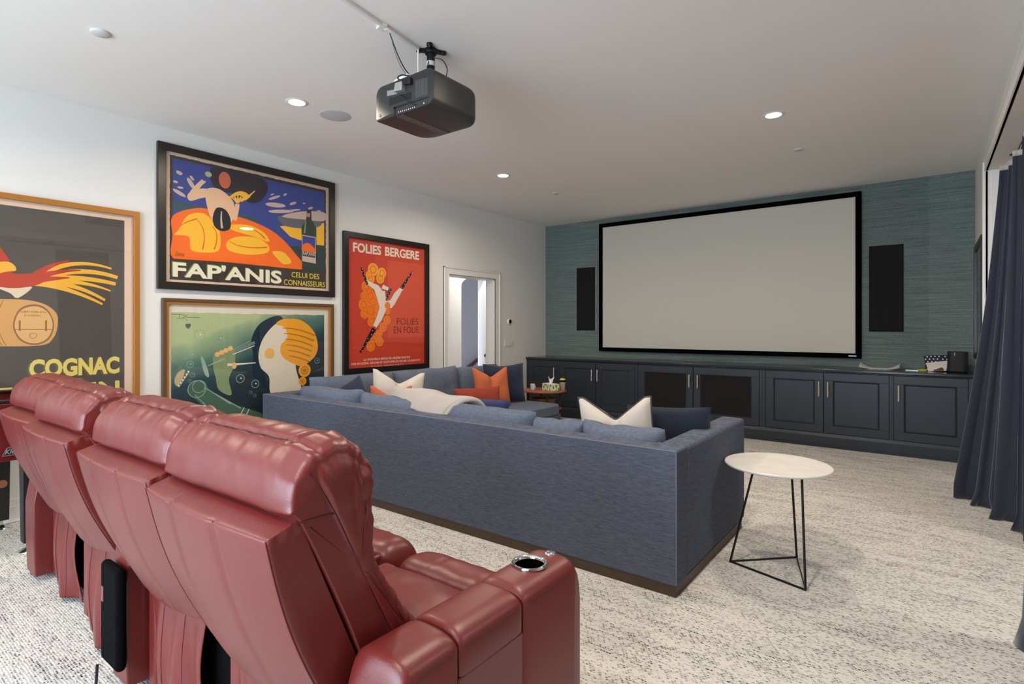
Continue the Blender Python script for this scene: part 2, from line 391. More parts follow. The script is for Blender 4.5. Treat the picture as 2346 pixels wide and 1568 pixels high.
for i, (a, c, lab) in enumerate(((-4.414, -4.097, 'tall black in-wall speaker left of the projection screen'), (-.548, -.225, 'tall black in-wall speaker right of the projection screen'))):
    r = thing('wall_speaker', lab, 'speaker', ((a+c)/2, YB, 1.285), 'speakers flanking the screen')
    b = MB(); b.box(a, c, YB-.012, YB-.001, 1.285, 2.262); b.build('speaker_frame', BLACKM, r, bevel=.003)
    b = MB(); b.box(a+.008, c-.008, YB-.015, YB-.011, 1.293, 2.254); b.build('grille', mat('speaker_grille', (9, 9, 10), .9, bump=.5, bscale=900), r)

# ------------------------------------------------------------------ cabinets
YC = 7.0
def handle(parent, x, z0=.565, z1=.725):
    b = MB(); y = YC-.055
    b.tube([(x, y, z0+.006), (x, y, z1-.006)], .0075, 6)
    b.tube([(x, y, z0-.004), (x, y, z0+.008)], [.004, .0085], 8); b.tube([(x, y, z1-.008), (x, y, z1+.004)], [.0085, .004], 8)
    b.tube([(x, y, z0+.02), (x, YC-.02, z0+.02)], .004, 8); b.tube([(x, y, z1-.02), (x, YC-.02, z1-.02)], .004, 8)
    part_label(b.build('handle', NICKEL, parent, smooth=50), 'slim warm nickel bar handle')
def door(parent, x0, x1, hx, mesh=False, z0=.157, z1=.826):
    st = .085; b = MB(); yf = YC-.02
    for q in ((x0, x1, z0, z0+st), (x0, x1, z1-st, z1), (x0, x0+st, z0+st, z1-st), (x1-st, x1, z0+st, z1-st)):
        b.box(q[0], q[1], yf, YC-.001, q[2], q[3])
    d = b.build('door', CAB, parent, bevel=.0025)
    a0, a1, c0, c1 = x0+st, x1-st, z0+st, z1-st
    b = MB()   # moulding frame, bevelled inwards
    for (u0, u1, v0, v1) in ((a0, a1, c0, c1),):
        m_ = .016; yi = yf+.011
        o_ = [(u0, v0), (u1, v0), (u1, v1), (u0, v1)]; i_ = [(u0+m_, v0+m_), (u1-m_, v0+m_), (u1-m_, v1-m_), (u0+m_, v1-m_)]
        vs = [(p[0], yf+.002, p[1]) for p in o_]+[(p[0], yf-.003, p[1]) for p in [(u0+.006, v0+.006), (u1-.006, v0+.006), (u1-.006, v1-.006), (u0+.006, v1-.006)]]+[(p[0], yi, p[1]) for p in i_]
        fs = []
        for l in (0, 4):
            for k in range(4): fs.append((l+k, l+(k+1) % 4, l+4+(k+1) % 4, l+4+k))
        b.add(vs, fs)
    b.build('moulding', CAB, d)
    b = MB(); b.box(a0+.008, a1-.008, yf+.010, YC-.002, c0+.008, c1-.008)
    if mesh: part_label(b.build('mesh_panel', mat('dark_mesh', (20, 17, 17), .95, bump=.4, bscale=1200), d), 'black fabric mesh panel')
    else: b.build('panel', CAB, d)
    handle(d, hx)
def cabinet(x0, x1, doors, label, mesh=False):
    r = thing('base_cabinet', label, 'cabinet', ((x0+x1)/2, (YC+YB)/2, 0), 'built-in cabinets under the screen')
    b = MB(); b.box(x0, x1, YC+.02, YB-.002, .0, .828)
    zt, zb = .826, .15
    b.box(x0, x1, YC, YC+.02, .80, .828); b.box(x0, x1, YC, YC+.02, .14, .165)
    b.box(x0, min(d[0] for d in doors)+.012, YC, YC+.02, .165, .80); b.box(max(d[1] for d in doors)-.012, x1, YC, YC+.02, .165, .80)
    # reveal stiles beside the doors, flush with them
    b.box(x0, min(d[0] for d in doors)-.004, YC-.018, YC, .15, .828); b.box(max(d[1] for d in doors)+.004, x1, YC-.018, YC, .15, .828)
    b.build('body', CAB, r, bevel=.0015)
    b = MB(); b.box(x0, x1, YC-.030, YC+.02, .0, .118); b.prism([(YC-.030, .118), (YC-.022, .138), (YC-.018, .150), (YC+.02, .150), (YC+.02, .118)], 0, x0, x1)
    b.box(x0, x1, YC-.040, YC-.028, 0, .022)
    b.build('plinth', CAB, r)
    for d in doors: door(r, d[0], d[1], d[2], mesh)
    return r
cabinet(XL+.002, -4.42, [(-4.975, -4.442, -4.482)], 'narrow dark navy cabinet at the left end of the run, one door')
cabinet(-4.42, -3.172, [(-4.403, -3.802, -3.842), (-3.794, -3.197, -3.752)], 'dark navy two-door panelled cabinet left of the mesh-door one')
cabinet(-3.172, -1.571, [(-3.146, -2.398, -2.436), (-2.390, -1.607, -2.330)], 'dark navy cabinet with two black mesh doors under the screen', True)
cabinet(-1.571, -.312, [(-1.535, -.938, -.978), (-.930, -.333, -.890)], 'dark navy two-door panelled cabinet right of the mesh-door one')
cabinet(-.312, XR-.002, [(-.291, .307, -.250)], 'dark navy single-door cabinet at the right end by the curtain')
b = MB(); b.box(XL+.001, XR-.001, YC-.045, YB-.001, .842, .872); b.box(XL+.001, XR-.001, YC-.03, YB-.001, .828, .842)
tag(b.build('countertop', COUNTER, bevel=.006), 'long glossy dark navy countertop running above the low cabinets', 'countertop')

# things on the countertop
r = thing('smart_speaker', 'black rounded smart speaker standing at the right end of the countertop', 'speaker', (.235, 7.25, .872))
def rrect(w, d, rad, n=6):
    pts = []
    for cx_, cy_, a0 in ((w-rad, d-rad, 0), (-w+rad, d-rad, PI/2), (-w+rad, -d+rad, PI), (w-rad, -d+rad, 3*PI/2)):
        for k in range(n+1): a = a0+k/n*PI/2; pts.append((cx_+rad*math.cos(a), cy_+rad*math.sin(a)))
    return pts
def rbox(b, c, w, d, z0, z1, rad, edge=.006, mi=0):
    rings = []
    for z, s_ in ((z0, edge), (z0+edge, 0), (z1-edge, 0), (z1-edge*.3, edge*.3), (z1, edge)):
        rings.append([(c[0]+x, c[1]+y, z) for x, y in rrect(w-s_, d-s_, max(rad-s_, .002))])
    b.loft(rings, mi); return b
b = rbox(MB(), (.235, 7.25), .083, .07, .878, 1.085, .05); b.build('speaker_body', mat('speaker_cloth', (20, 20, 21), .6, bump=.3, bscale=900), r, smooth=True)
b = rbox(MB(), (.235, 7.25), .076, .063, .8722, .8795, .045, .002); b.build('base_foot', BLACKM, r, smooth=True)
b = MB()
v_, f_ = text_geo('SONOS', .01)
b.add([(.205+.004-.008*q[1]+.004, 7.1785, 1.045+.03*q[0]) for q in v_], f_); b.build('logo_mark', WHITEP, r)

r = thing('zip_bag', 'navy bag with white polka dots standing on the countertop behind a card', 'bag', (.06, 7.38, .872))
def bagpt(u, v, side):
    x = -.035+u*.26; z = .873+v*.165*(1-.10*(u-.5)**2*4*(v)); t = .045*math.sin(PI*min(max(u, 0), 1))**.5*(1-v)**.6+.004
    return (x+.02*(v-.5)*(-1 if u < .5 else 1), 7.38+side*t+.01*math.sin(u*9), z)
b = MB(); b.grid(lambda u, v: bagpt(u, v, -1), 24, 14); b.grid(lambda u, v: bagpt(u, v, 1), 24, 14)
BAG = mat('bag_navy', (22, 26, 52), .7); b.build('bag_body', BAG, r, smooth=True)
b = MB()
for i in range(8):
    for j in range(6):
        u = .05+i/7*.9+(.06 if j % 2 else 0); v = .07+j/5*.86
        if u > .98: continue
        c = bagpt(u, v, -1); ring = [(c[0]+.0065*math.cos(a*PI/5), c[1]-.0025, c[2]+.0065*math.sin(a*PI/5)) for a in range(10)]
        b.add(ring, [tuple(range(10))])
b.build('polka_dots', WHITEP, r)
r = thing('greeting_card', 'white card leaning between the polka-dot bag and the black speaker', 'card', (.09, 7.22, .872))
b = MB(); q = [(-.005, 7.215, .873), (.145, 7.24, .885), (.155, 7.32, .985), (-.025, 7.30, .955)]
b.add([Vector(p) for p in q]+[Vector(p)+Vector((0, .004, 0)) for p in q], [(0, 1, 2, 3), (7, 6, 5, 4), (0, 4, 5, 1), (1, 5, 6, 2), (2, 6, 7, 3), (3, 7, 4, 0)])
b.build('card_sheet', mat('card_paper', (232, 220, 208), .7), r)
b = MB(); ring = []
for k in range(14):
    a = k/13*PI; u = .58+.28*math.cos(a); v = .02+.42*math.sin(a)
    p = Vector(q[0])*(1-u)*(1-v)+Vector(q[1])*u*(1-v)+Vector(q[2])*u*v+Vector(q[3])*(1-u)*v
    ring.append(tuple(p+Vector((0, -.002, .0005))))
b.add(ring, [tuple(range(14))]); b.build('printed_picture', mat('brown_print', (96, 66, 54), .6), r)
r = thing('scissors', 'small scissors with yellow handles lying on the countertop by the bag', 'scissors', (-.06, 7.27, .872))
b = MB(); b.prism([(-.20, 7.275), (-.09, 7.262), (-.09, 7.276)], 2, .8735, .876); b.prism([(-.195, 7.252), (-.09, 7.255), (-.09, 7.270)], 2, .876, .8785)
b.build('blades', CHROME, r)
b = MB()
for yy in (7.243, 7.287):
    b.tube([(-.05+.03*math.cos(a*PI/8), yy+.017*math.sin(a*PI/8), .880) for a in range(16)], .0065, 8, closed=True)
b.tube([(-.095, 7.268, .878), (-.075, 7.262, .88)], .008, 8)
b.build('handles', mat('yellow_plastic', (214, 205, 40), .4), r, smooth=True)
r = thing('magazine', 'open magazine with curled pages lying on the countertop near the screen corner', 'magazine', (-.43, 7.33, .872))
def mag(u, v, k):
    x = -.62+u*.37; c = abs(u-.5)*2
    return (x, 7.21+v*.22+.015*math.sin(u*3), .8735+.085*max(0, c-.40)**1.5*(1 if u < .5 else 1.15)*(.5+.5*v*(1 if u < .5 else .7))*(1+.15*k)+k*.0022)
b = MB()
for k in range(4): b.grid(lambda u, v: mag(u, v, k), 26, 6)
mg = b.build('pages', mat('magazine_paper', (222, 218, 210), .35, var=.22, vscale=30), r, smooth=True, solid=.0012)

# ------------------------------------------------------------------ sectional sofa
SX0, SX1, SY0 = -4.87, -.985, 2.635
SF, BT = .055, .155         # plinth height, back thickness
ARM_END, LEFT_END, SEAT_Z = 3.89, 5.78, .385
sofa = thing('sectional_sofa', 'large denim-blue L-shaped sectional sofa facing the screen', 'sofa', (-2.9, 3.3, 0))
def soft_prism(outline, z0, z1, name, m, bev, parent=sofa, bseg=4):
    b = MB(); b.prism(outline, 2, z0, z1); return b.build(name, m, parent, bevel=bev, bseg=bseg)
soft_prism([(SX0, SY0), (SX1, SY0), (SX1, SY0+BT), (SX0, SY0+BT)], SF, .725, 'back_panel', SOFA, .012)
b = MB(); b.box(SX1-BT, SX1, SY0+BT-.004, ARM_END, SF, .725); b.build('arm', SOFA, sofa, bevel=.022, bseg=4)
b = MB(); b.box(SX0, SX0+BT, SY0+BT-.004, LEFT_END, SF, .725); b.build('side_back_panel', SOFA, sofa, bevel=.014)
b = MB(); b.box(SX0+BT-.004, SX1-BT+.004, SY0+BT-.004, 3.80, SF, .27); b.box(SX0+BT, -3.62, 3.80, LEFT_END, SF, .27); b.build('seat_frame', SOFA, sofa, bevel=.012)
b = MB(); b.box(SX0+.03, SX1-.008, SY0+.012, ARM_END-.05, 0, SF); b.box(SX0+.03, -3.65, ARM_END-.05, LEFT_END-.06, 0, SF)
part_label(b.build('plinth', mat('brown_plinth', (74, 58, 42), .5, var=.2, vscale=20, stretch=(1, 8, 8)), sofa), 'dark brown wooden plinth')
# welt seams with pale worn stitching along the back edge
WORN = mat('worn_piping', (150, 158, 176), .9)
b = MB(); rz = []
b.tube([(SX0+.01, SY0+.003, .7215), (SX1-.004, SY0+.003, .7215)], .0035, 6)
b.tube([(SX1-.003, SY0+.003, SF+.01), (SX1-.003, SY0+.003, .72)], .0035, 6)
b.tube([(SX1-.004, SY0+.004, .7225), (SX1-BT, SY0+BT, .7255)], .0022, 6)
b.build('piping', mat('blue_piping', (104, 114, 136), .9), sofa, smooth=True)
def puff(name, cx_, cy_, cz, w, d, h, parent, m, rot=0, p=3.2, sag=0, nz=.006, seed=0, edge=True):
    """box cushion with crowned faces; w along local x, d along local y, h along z"""
    b = MB(); NU, NV = 30, 30
    def pt(u, v, side):
        x = 2*u-1; y = 2*v-1
        # crowned thickness, falling at the rim
        e = (1-abs(x)**p)*(1-abs(y)**p); e = max(e, 0)**.38
        z = side*(h*.5*(.50+.50*e))
        inset = 1-.06*(1-e)*0
        xx = x*w/2*(1-.03*abs(y)**3); yy = y*d/2*(1-.03*abs(x)**3)
        z += noise.noise(Vector((xx*5+seed, yy*5, side*2)))*nz*2*e
        return xx, yy, z
    rings = []
    def W(q):
        x, y, z = q; c, s_ = math.cos(rot), math.sin(rot)
        return (cx_+x*c-y*s_, cy_+x*s_+y*c, cz+z)
    b.grid(lambda u, v: W(pt(u, v, 1)), NU, NV); b.grid(lambda u, v: W(pt(1-u, v, -1)), NU, NV)
    # side walls
    def side(fn):
        b.grid(lambda t, s_: W(tuple(Vector(fn(t, 1))*(1-s_)+Vector(fn(t, -1))*s_+Vector((0, 0, 0)))), NU, 4)
    side(lambda t, sd: pt(t, 0, sd)); side(lambda t, sd: pt(t, 1, sd)); side(lambda t, sd: pt(0, t, sd)); side(lambda t, sd: pt(1, t, sd))
    o = b.build(name, m, parent, smooth=60)
    return o
# seat cushions
for a, c in ((-4.70, -3.62), (-3.60, -2.40), (-2.38, -1.15)):
    puff('seat_cushion', (a+c)/2, 3.32, .325, c-a-.01, .98, .15, sofa, SOFA2, seed=a)
b = MB()
ol = [(-4.70, 3.83), (-3.60, 3.83), (-3.60, 5.66)]+[(-3.60-.14*(1-math.cos(k/6*PI/2)), 5.66+.14*math.sin(k/6*PI/2)) for k in range(1, 7)]+[(-4.70, 5.80)]
b.prism(ol, 2, .27, SEAT_Z); b.build('seat_cushion', SOFA2, sofa, bevel=.012)
# back cushions: tall pillows leaning on the back; (name, base centre, width, direction)
def back_cushion(x, y, z, w, h, t, yaw, lean, parent, m, name='back_cushion', roll=0, seed=0, chop=0, p=3.0, nz=.012, top_sag=0, piping=None, pin=.055):
    """pillow standing on edge: local X width, local Z height, local Y thickness (front = -Y)"""
    NU, NV = 34, 26
    M = Matrix.Translation((x, y, z)) @ Matrix.Rotation(yaw, 4, 'Z') @ Matrix.Rotation(-lean, 4, 'X') @ Matrix.Rotation(roll, 4, 'Y')
    def pt(u, v, sd):
        X = 2*u-1; Z = 2*v-1
        e = max((1-abs(X)**p)*(1-abs(Z)**p), 0)**.45
        q = X*w/2*(1-pin*(1-Z*Z)); zz = Z*h/2*(1-pin*(1-X*X))
        if chop:   # karate chop dent in the top edge
            k = max(0, 1-math.sqrt(X*X+.006)/.86)*max(0, (Z+.35)/1.35)
            zz -= chop*h*k*1.0
            e2 = e*(1+.35*(abs(X) > .2)*abs(Z))
            e = e2*(1-.55*math.exp(-(X/.22)**2)*max(0, Z+.2))
            q = q*(1-.10*max(0, Z)*(1-abs(X)))
        if top_sag: zz -= top_sag*max(0, Z)*(noise.noise(Vector((X*1.7+seed, 3, 0)))+.2)
        yy = sd*t*.5*e
        yy += noise.noise(Vector((q*7+seed, zz*7, sd*3.1)))*nz*e
        return M @ Vector((q, yy, zz+h/2))
    b = MB()
    b.grid(lambda u, v: pt(u, v, -1), NU, NV); b.grid(lambda u, v: pt(1-u, v, 1), NU, NV)
    o = b.build(name, m, parent, smooth=75)
    if piping:
        n = 40; path = [pt(k/n, 0, 1) for k in range(n)]+[pt(1, k/n, 1) for k in range(n)]+[pt(1-k/n, 1, 1) for k in range(n)]+[pt(0, 1-k/n, 1) for k in range(n)]
        bb = MB(); bb.tube(path, .0062, 6, closed=True)
        bb.build('piping', piping, o, smooth=True)
        return o
    return o
for i, (a, c, hh) in enumerate(((-4.62, -3.74, .41), (-3.74, -2.86, .395), (-2.86, -2.0, .40), (-2.0, -1.64, .37), (-1.64, -1.15, .38))):
    back_cushion((a+c)/2, 2.925, .405, (c-a)+.01, hh, .21, 0, -.10, sofa, SOFA2, seed=i*3.3, p=4.5, top_sag=.03, pin=.02)
for i, (a, c, hh) in enumerate(((2.98, 3.98, .46), (3.98, 4.98, .46), (4.98, 5.78, .44))):
    back_cushion(-4.60, (a+c)/2, .405, (c-a)+.01, hh, .22, -PI/2, -.12, sofa, SOFA2, seed=20+i*3.3, p=4.5, top_sag=.02, pin=.02)

# throw pillows, each a thing of its own
def throw(label, x, y, z, w, h, t, yaw, lean, m, roll=0, chop=0, seed=0, piping=None):
    if piping:
        r = thing('throw_pillow', label, 'pillow', (x, y, z), 'throw pillows on the sofa')
        c = back_cushion(x, y, z, w, h, t, yaw, lean, r, m, 'pillow_cover', roll, seed, chop, piping=None, p=2.6)
        M = Matrix.Translation((x, y, z))
        # piping again on the same outline
        back = back_cushion(x, y, z, w, h, t, yaw, lean, r, m, 'pillow_back', roll, seed, chop, p=2.6, piping=piping)
        bpy.data.objects.remove(c)
        back.name = 'pillow_cover'
        for ch in back.children: ch.name = 'piping'
        return r
    o = back_cushion(x, y, z, w, h, t, yaw, lean, None, m, 'throw_pillow', roll, seed, chop, p=2.6)
    return tag(o, label, 'pillow', 'throw pillows on the sofa')
NAVY = mat('navy_velvet', (22, 34, 62), .85, sheen=.3, bump=.1, bscale=120)
NAVY2 = mat('blue_cotton', (30, 52, 96), .85, sheen=.2, bump=.1, bscale=150)
CREAM = mat('cream_linen', (206, 196, 184), .9, bump=.25, bscale=320)
RUSTW = mat('rust_weave', (188, 98, 60), .9, bump=.6, bscale=170, var=.12, vscale=120)
RUSTR = mat('brick_red_weave', (146, 56, 38), .9, bump=.5, bscale=220, var=.1, vscale=120)
SZ = SEAT_Z+.005
throw('navy cushion slumped in the far left corner of the sofa', -4.22, 3.24, .43, .44, .42, .17, -PI/2-.6, -.35, NAVY, roll=.5, seed=3)
throw('cream cushion with deeply chopped top on the left side of the sofa', -4.18, 3.64, .42, .54, .49, .18, -PI/2-.40, -.22, CREAM, roll=-.12, chop=.26, seed=5)
throw('small rust woven cushion in front of the cream chopped one', -4.00, 3.42, .43, .40, .36, .13, -PI/2-.45, -.25, RUSTW, roll=-.05, chop=.30, seed=7)
throw('brick red rectangular lumbar cushion leaning on the orange one', -4.02, 4.70, SZ, .58, .27, .13, -PI/2-.42, -.25, RUSTR, seed=9)
throw('orange woven square cushion with chopped top, leaning on a navy one', -4.14, 5.10, SZ, .47, .47, .15, -PI/2-.42, -.22, RUSTW, chop=.24, seed=11)
throw('large navy cushion at the far end of the sofa beside the tissue box', -4.24, 5.46, SZ, .56, .49, .16, -PI/2-.50, -.15, NAVY, seed=13, chop=.05)
throw('blue lumbar cushion peeking out behind the grey throw blanket', -2.74, 3.24, .44, .58, .36, .14, .0, -.12, NAVY2, seed=15)
throw('cream cushion with dark piping and a sharp chop in its top, near the right arm', -1.525, 3.16, .39, .49, .515, .15, .05, -.10, CREAM, roll=-.085, chop=.27, seed=17, piping=mat('dark_piping', (74, 66, 66), .8))
throw('dark navy velvet cushion leaning into the corner of the right arm', -1.285, 3.36, .42, .52, .43, .16, .12, -.12, mat('dark_navy_velvet', (16, 26, 44), .9, sheen=.3), roll=-.04, seed=19)

# throw blanket over the back cushions
def blanket():
    b = MB()
    ctr = [Vector((-3.72, 3.22, .80)), Vector((-3.45, 3.10, .835)), Vector((-3.15, 3.00, .845)), Vector((-2.88, 2.94, .842)), Vector((-2.62, 2.93, .835))]
    def cpt(t):
        s = t*(len(ctr)-1); i = min(int(s), len(ctr)-2); f = s-i; f = f*f*(3-2*f) if False else f
        return ctr[i].lerp(ctr[i+1], f)
    def fn(u, v):
        c = cpt(u); w_ = .07+.10*min(1, u*1.5); k = 2*v-1
        drop = abs(k)**2.2*(.12 if k < 0 else .16)*(.5+.7*u)
        return (c.x+.10*k*u, c.y+k*w_, c.z-drop+.012*noise.noise(Vector((u*6, v*5, 1)))+.010*math.sin(u*11+v*3)*(1-abs(k)))
    b.grid(fn, 44, 20)
    # folded end: the cloth turns back under itself
    def fold(u, v):
        p = Vector(fn(1, v)); a = u*PI
        return (p.x+.022*math.sin(a)-.10*max(0, u-.5), p.y, p.z-.018*(1-math.cos(a))/1-.002)
    b.grid(fold, 12, 20)
    o = b.build('throw_blanket', mat('grey_wool', (176, 168, 162), .95, bump=.5, bscale=260, sheen=.3), smooth=70, solid=.014, subsurf=1)
    return tag(o, 'light grey wool throw blanket draped over the back cushions of the sofa', 'blanket')
blanket()

# ------------------------------------------------------------------ round side table on a wire base
tc = Vector((-.698, 3.46, 0)); R_ = .284; TZ = .547
r = thing('side_table', 'round white stone side table on a thin black wire base beside the sofa arm', 'table', tuple(tc))
b = MB(); b.lathe([(R_-.006, TZ-.016), (R_, TZ-.010), (R_, TZ-.004), (R_-.004, TZ)], tuple(tc), 96); part_label(b.build('tabletop', MARBLE, r, smooth=40), 'round white stone top')
A_, B_, C_ = Vector((-.898, 3.235, .006)), Vector((-.608, 3.525, .006)), Vector((-.497, 3.112, .006))
def topat(px, py): return on(px, py, 2, TZ-.016)
tA = Vector((-.80, 3.36, TZ-.016)); tB = Vector((-.605, 3.52, TZ-.016)).lerp(Vector((-.63, 3.42, TZ-.016)), .7); tC = Vector((-.555, 3.36, TZ-.016))
for bt, tp in ((A_, tA), (B_, tB), (C_, tC)):
    b = MB(); b.tube([bt, tp], .0062, 8); b.build('leg', BLACK, r, smooth=True)
b = MB(); b.tube([A_, B_, C_], .0062, 8, closed=True); b.build('base_ring', BLACK, r, smooth=True)
b = MB(); b.tube([tA-Vector((0, 0, .005)), tB-Vector((0, 0, .005)), tC-Vector((0, 0, .005))], .005, 8, closed=True); b.build('top_ring', BLACK, r, smooth=True)

# ------------------------------------------------------------------ corner table with tissue box
WOODT = mat('orange_wood', (168, 98, 56), .4, var=.15, vscale=12)
ct = Vector((-4.22, 6.30, 0)); CZ = .475
r = thing('corner_table', 'small round wooden table in the far corner behind the sofa end', 'table', tuple(ct))
b = MB(); b.lathe([(.30, CZ-.022), (.31, CZ-.014), (.31, CZ-.004), (.302, CZ)], tuple(ct), 48); b.build('tabletop', WOODT, r, smooth=40)
b = MB(); b.lathe([(.235, .215), (.245, .22), (.245, .232), (.235, .236)], tuple(ct), 40); b.build('shelf', WOODT, r, smooth=40)
for k in range(4):
    a = PI/4+k*PI/2; b = MB(); b.tube([ct+Vector((.21*math.cos(a), .21*math.sin(a), .003)), ct+Vector((.23*math.cos(a), .23*math.sin(a), CZ-.02))], .014, 8); b.build('leg', mat('dark_wood', (58, 38, 28), .5), r, smooth=True)
# tissue box
tb = Vector((-4.06, 6.22, CZ)); ang = .35
r = thing('tissue_box', 'green and yellow patterned tissue box with a white tissue on the corner table', 'tissue box', tuple(tb))
def floral():
    m = bpy.data.materials.new('leafy_print'); m.use_nodes = True; nt = m.node_tree; N = nt.nodes; L = nt.links; p = N['Principled BSDF']; p.inputs['Roughness'].default_value = .6
    tcn = N.new('ShaderNodeTexCoord'); vo = N.new('ShaderNodeTexVoronoi'); vo.inputs['Scale'].default_value = 1; mp = N.new('ShaderNodeMapping'); mp.inputs['Scale'].default_value = (60, 60, 34); mp.inputs['Rotation'].default_value = (.5, .6, .3)
    L.new(tcn.outputs['Object'], mp.inputs[0]); L.new(mp.outputs[0], vo.inputs['Vector'])
    sp = N.new('ShaderNodeSeparateColor'); L.new(vo.outputs['Color'], sp.inputs[0])
    cr = N.new('ShaderNodeValToRGB'); cr.color_ramp.interpolation = 'CONSTANT'; e = cr.color_ramp.elements
    e[0].color = (*lin((232, 232, 206)), 1); e[1].position = .3; e[1].color = (*lin((84, 122, 62)), 1)
    for pos, c in ((.48, (150, 178, 80)), (.62, (228, 190, 70)), (.74, (54, 84, 92)), (.86, (224, 226, 200))):
        q_ = e.new(pos); q_.color = (*lin(c), 1)
    L.new(sp.outputs[0], cr.inputs[0]); L.new(cr.outputs[0], p.inputs['Base Color']); return m
def rotbox(b, c, hx, hy, z0, z1, a, mi=0):
    ca, sa = math.cos(a), math.sin(a)
    q = [(c.x+x*ca-y*sa, c.y+x*sa+y*ca) for x, y in ((-hx, -hy), (hx, -hy), (hx, hy), (-hx, hy))]
    b.prism(q, 2, z0, z1, mi); return b
b = rotbox(MB(), tb, .115, .058, CZ+.001, CZ+.095, -.35); part_label(b.build('box', floral(), r, bevel=.002), 'green and yellow leaf print')
b = rotbox(MB(), tb, .116, .059, CZ+.095, CZ+.100, -.35); b.build('top_panel', mat('cream_card', (232, 228, 206), .7), r)
b = MB()
def tis(u, v):
    a = (u-.5)*1.9; rr = .02+.032*v
    return (tb.x+rr*math.sin(a)*1.1+.012*v*math.sin(u*9), tb.y+.012*math.cos(u*13)*v, CZ+.098+(.078+.018*math.sin(u*7+1))*v)
b.grid(tis, 20, 8); b.build('tissue', mat('tissue_paper', (238, 234, 232), .9), r, smooth=True, solid=.0015)
# pale cup, yellow-capped holder beside it, basket on the lower shelf
r = thing('mug', 'white mug half hidden behind the tissue box on the corner table', 'mug', (-4.315, 6.16, CZ))
b = MB(); b.lathe([(.026, CZ+.001), (.032, CZ+.01), (.034, CZ+.085), (.031, CZ+.085), (.029, CZ+.015), (.001, CZ+.012)], (-4.315, 6.16, 0), 24); b.build('cup', WHITEP, r, smooth=50)
b = MB(); b.tube([(-4.315+.034, 6.16-.01, CZ+.07), (-4.315+.055, 6.16-.012, CZ+.06), (-4.315+.055, 6.16-.012, CZ+.03), (-4.315+.033, 6.16-.01, CZ+.022)], .004, 8); b.build('handle', WHITEP, r, smooth=True)
r = thing('drinks_tumbler', 'pale tumbler with a black and yellow lid standing behind the tissue box', 'tumbler', (-3.985, 6.40, CZ))
b = MB(); b.lathe([(.030, CZ+.001), (.042, CZ+.10), (.044, CZ+.115)], (-3.985, 6.40, 0), 28); b.build('tumbler_body', mat('grey_plastic', (168, 154, 142), .35), r, smooth=50)
b = MB(); b.lathe([(.046, CZ+.113), (.047, CZ+.135), (.038, CZ+.14)], (-3.985, 6.40, 0), 28); b.build('lid', BLACKM, r, smooth=50)
b = MB(); b.lathe([(.040, CZ+.14), (.038, CZ+.152), (.022, CZ+.162), (.001, CZ+.165)], (-3.985, 6.40, 0), 28); part_label(b.build('lid_cap', mat('yellow_lid', (216, 200, 50), .4), r, smooth=60), 'yellow cap')
r = thing('storage_basket', 'brown woven basket on the lower shelf of the corner table', 'basket', (-4.20, 6.26, .237))
b = MB(); b.lathe([(.13, .238), (.15, .30), (.165, .36), (.158, .36), (.142, .30), (.12, .25)], (-4.20, 6.26, 0), 32); b.build('weave', mat('brown_wicker', (110, 76, 46), .8, bump=1, bscale=90, var=.3, vscale=60), r, smooth=50)
b = MB(); b.lathe([(.001, .3505), (.14, .352)], (-4.20, 6.26, 0), 24); b = MB(); b.tube([(-4.20+.162*math.cos(k/24*2*PI), 6.26+.162*math.sin(k/24*2*PI), .36) for k in range(24)], .008, 6, closed=True); b.build('rim', mat('brown_wicker', (110, 76, 46)), r, smooth=True)

# ------------------------------------------------------------------ recliners
def sm(a, b_, x):
    t = min(max((x-a)/(b_-a), 0), 1); return t*t*(3-2*t)
def resample(poly, n):
    pts = [Vector(p) for p in poly]; m = len(pts)
    # closed Catmull-Rom
    out = []
    fine = []
    for i in range(m):
        p0, p1, p2, p3 = pts[i-1], pts[i], pts[(i+1) % m], pts[(i+2) % m]
        for k in range(12):
            t = k/12
            fine.append(.5*((2*p1)+(-p0+p2)*t+(2*p0-5*p1+4*p2-p3)*t*t+(-p0+3*p1-3*p2+p3)*t**3))
    L_ = [0]
    for i in range(len(fine)): L_.append(L_[-1]+(fine[(i+1) % len(fine)]-fine[i]).length)
    tot = L_[-1]; j = 0
    for k in range(n):
        s = tot*k/n
        while L_[j+1] < s: j += 1
        f = (s-L_[j])/max(L_[j+1]-L_[j], 1e-9); out.append(fine[j].lerp(fine[(j+1) % len(fine)], f))
    return out
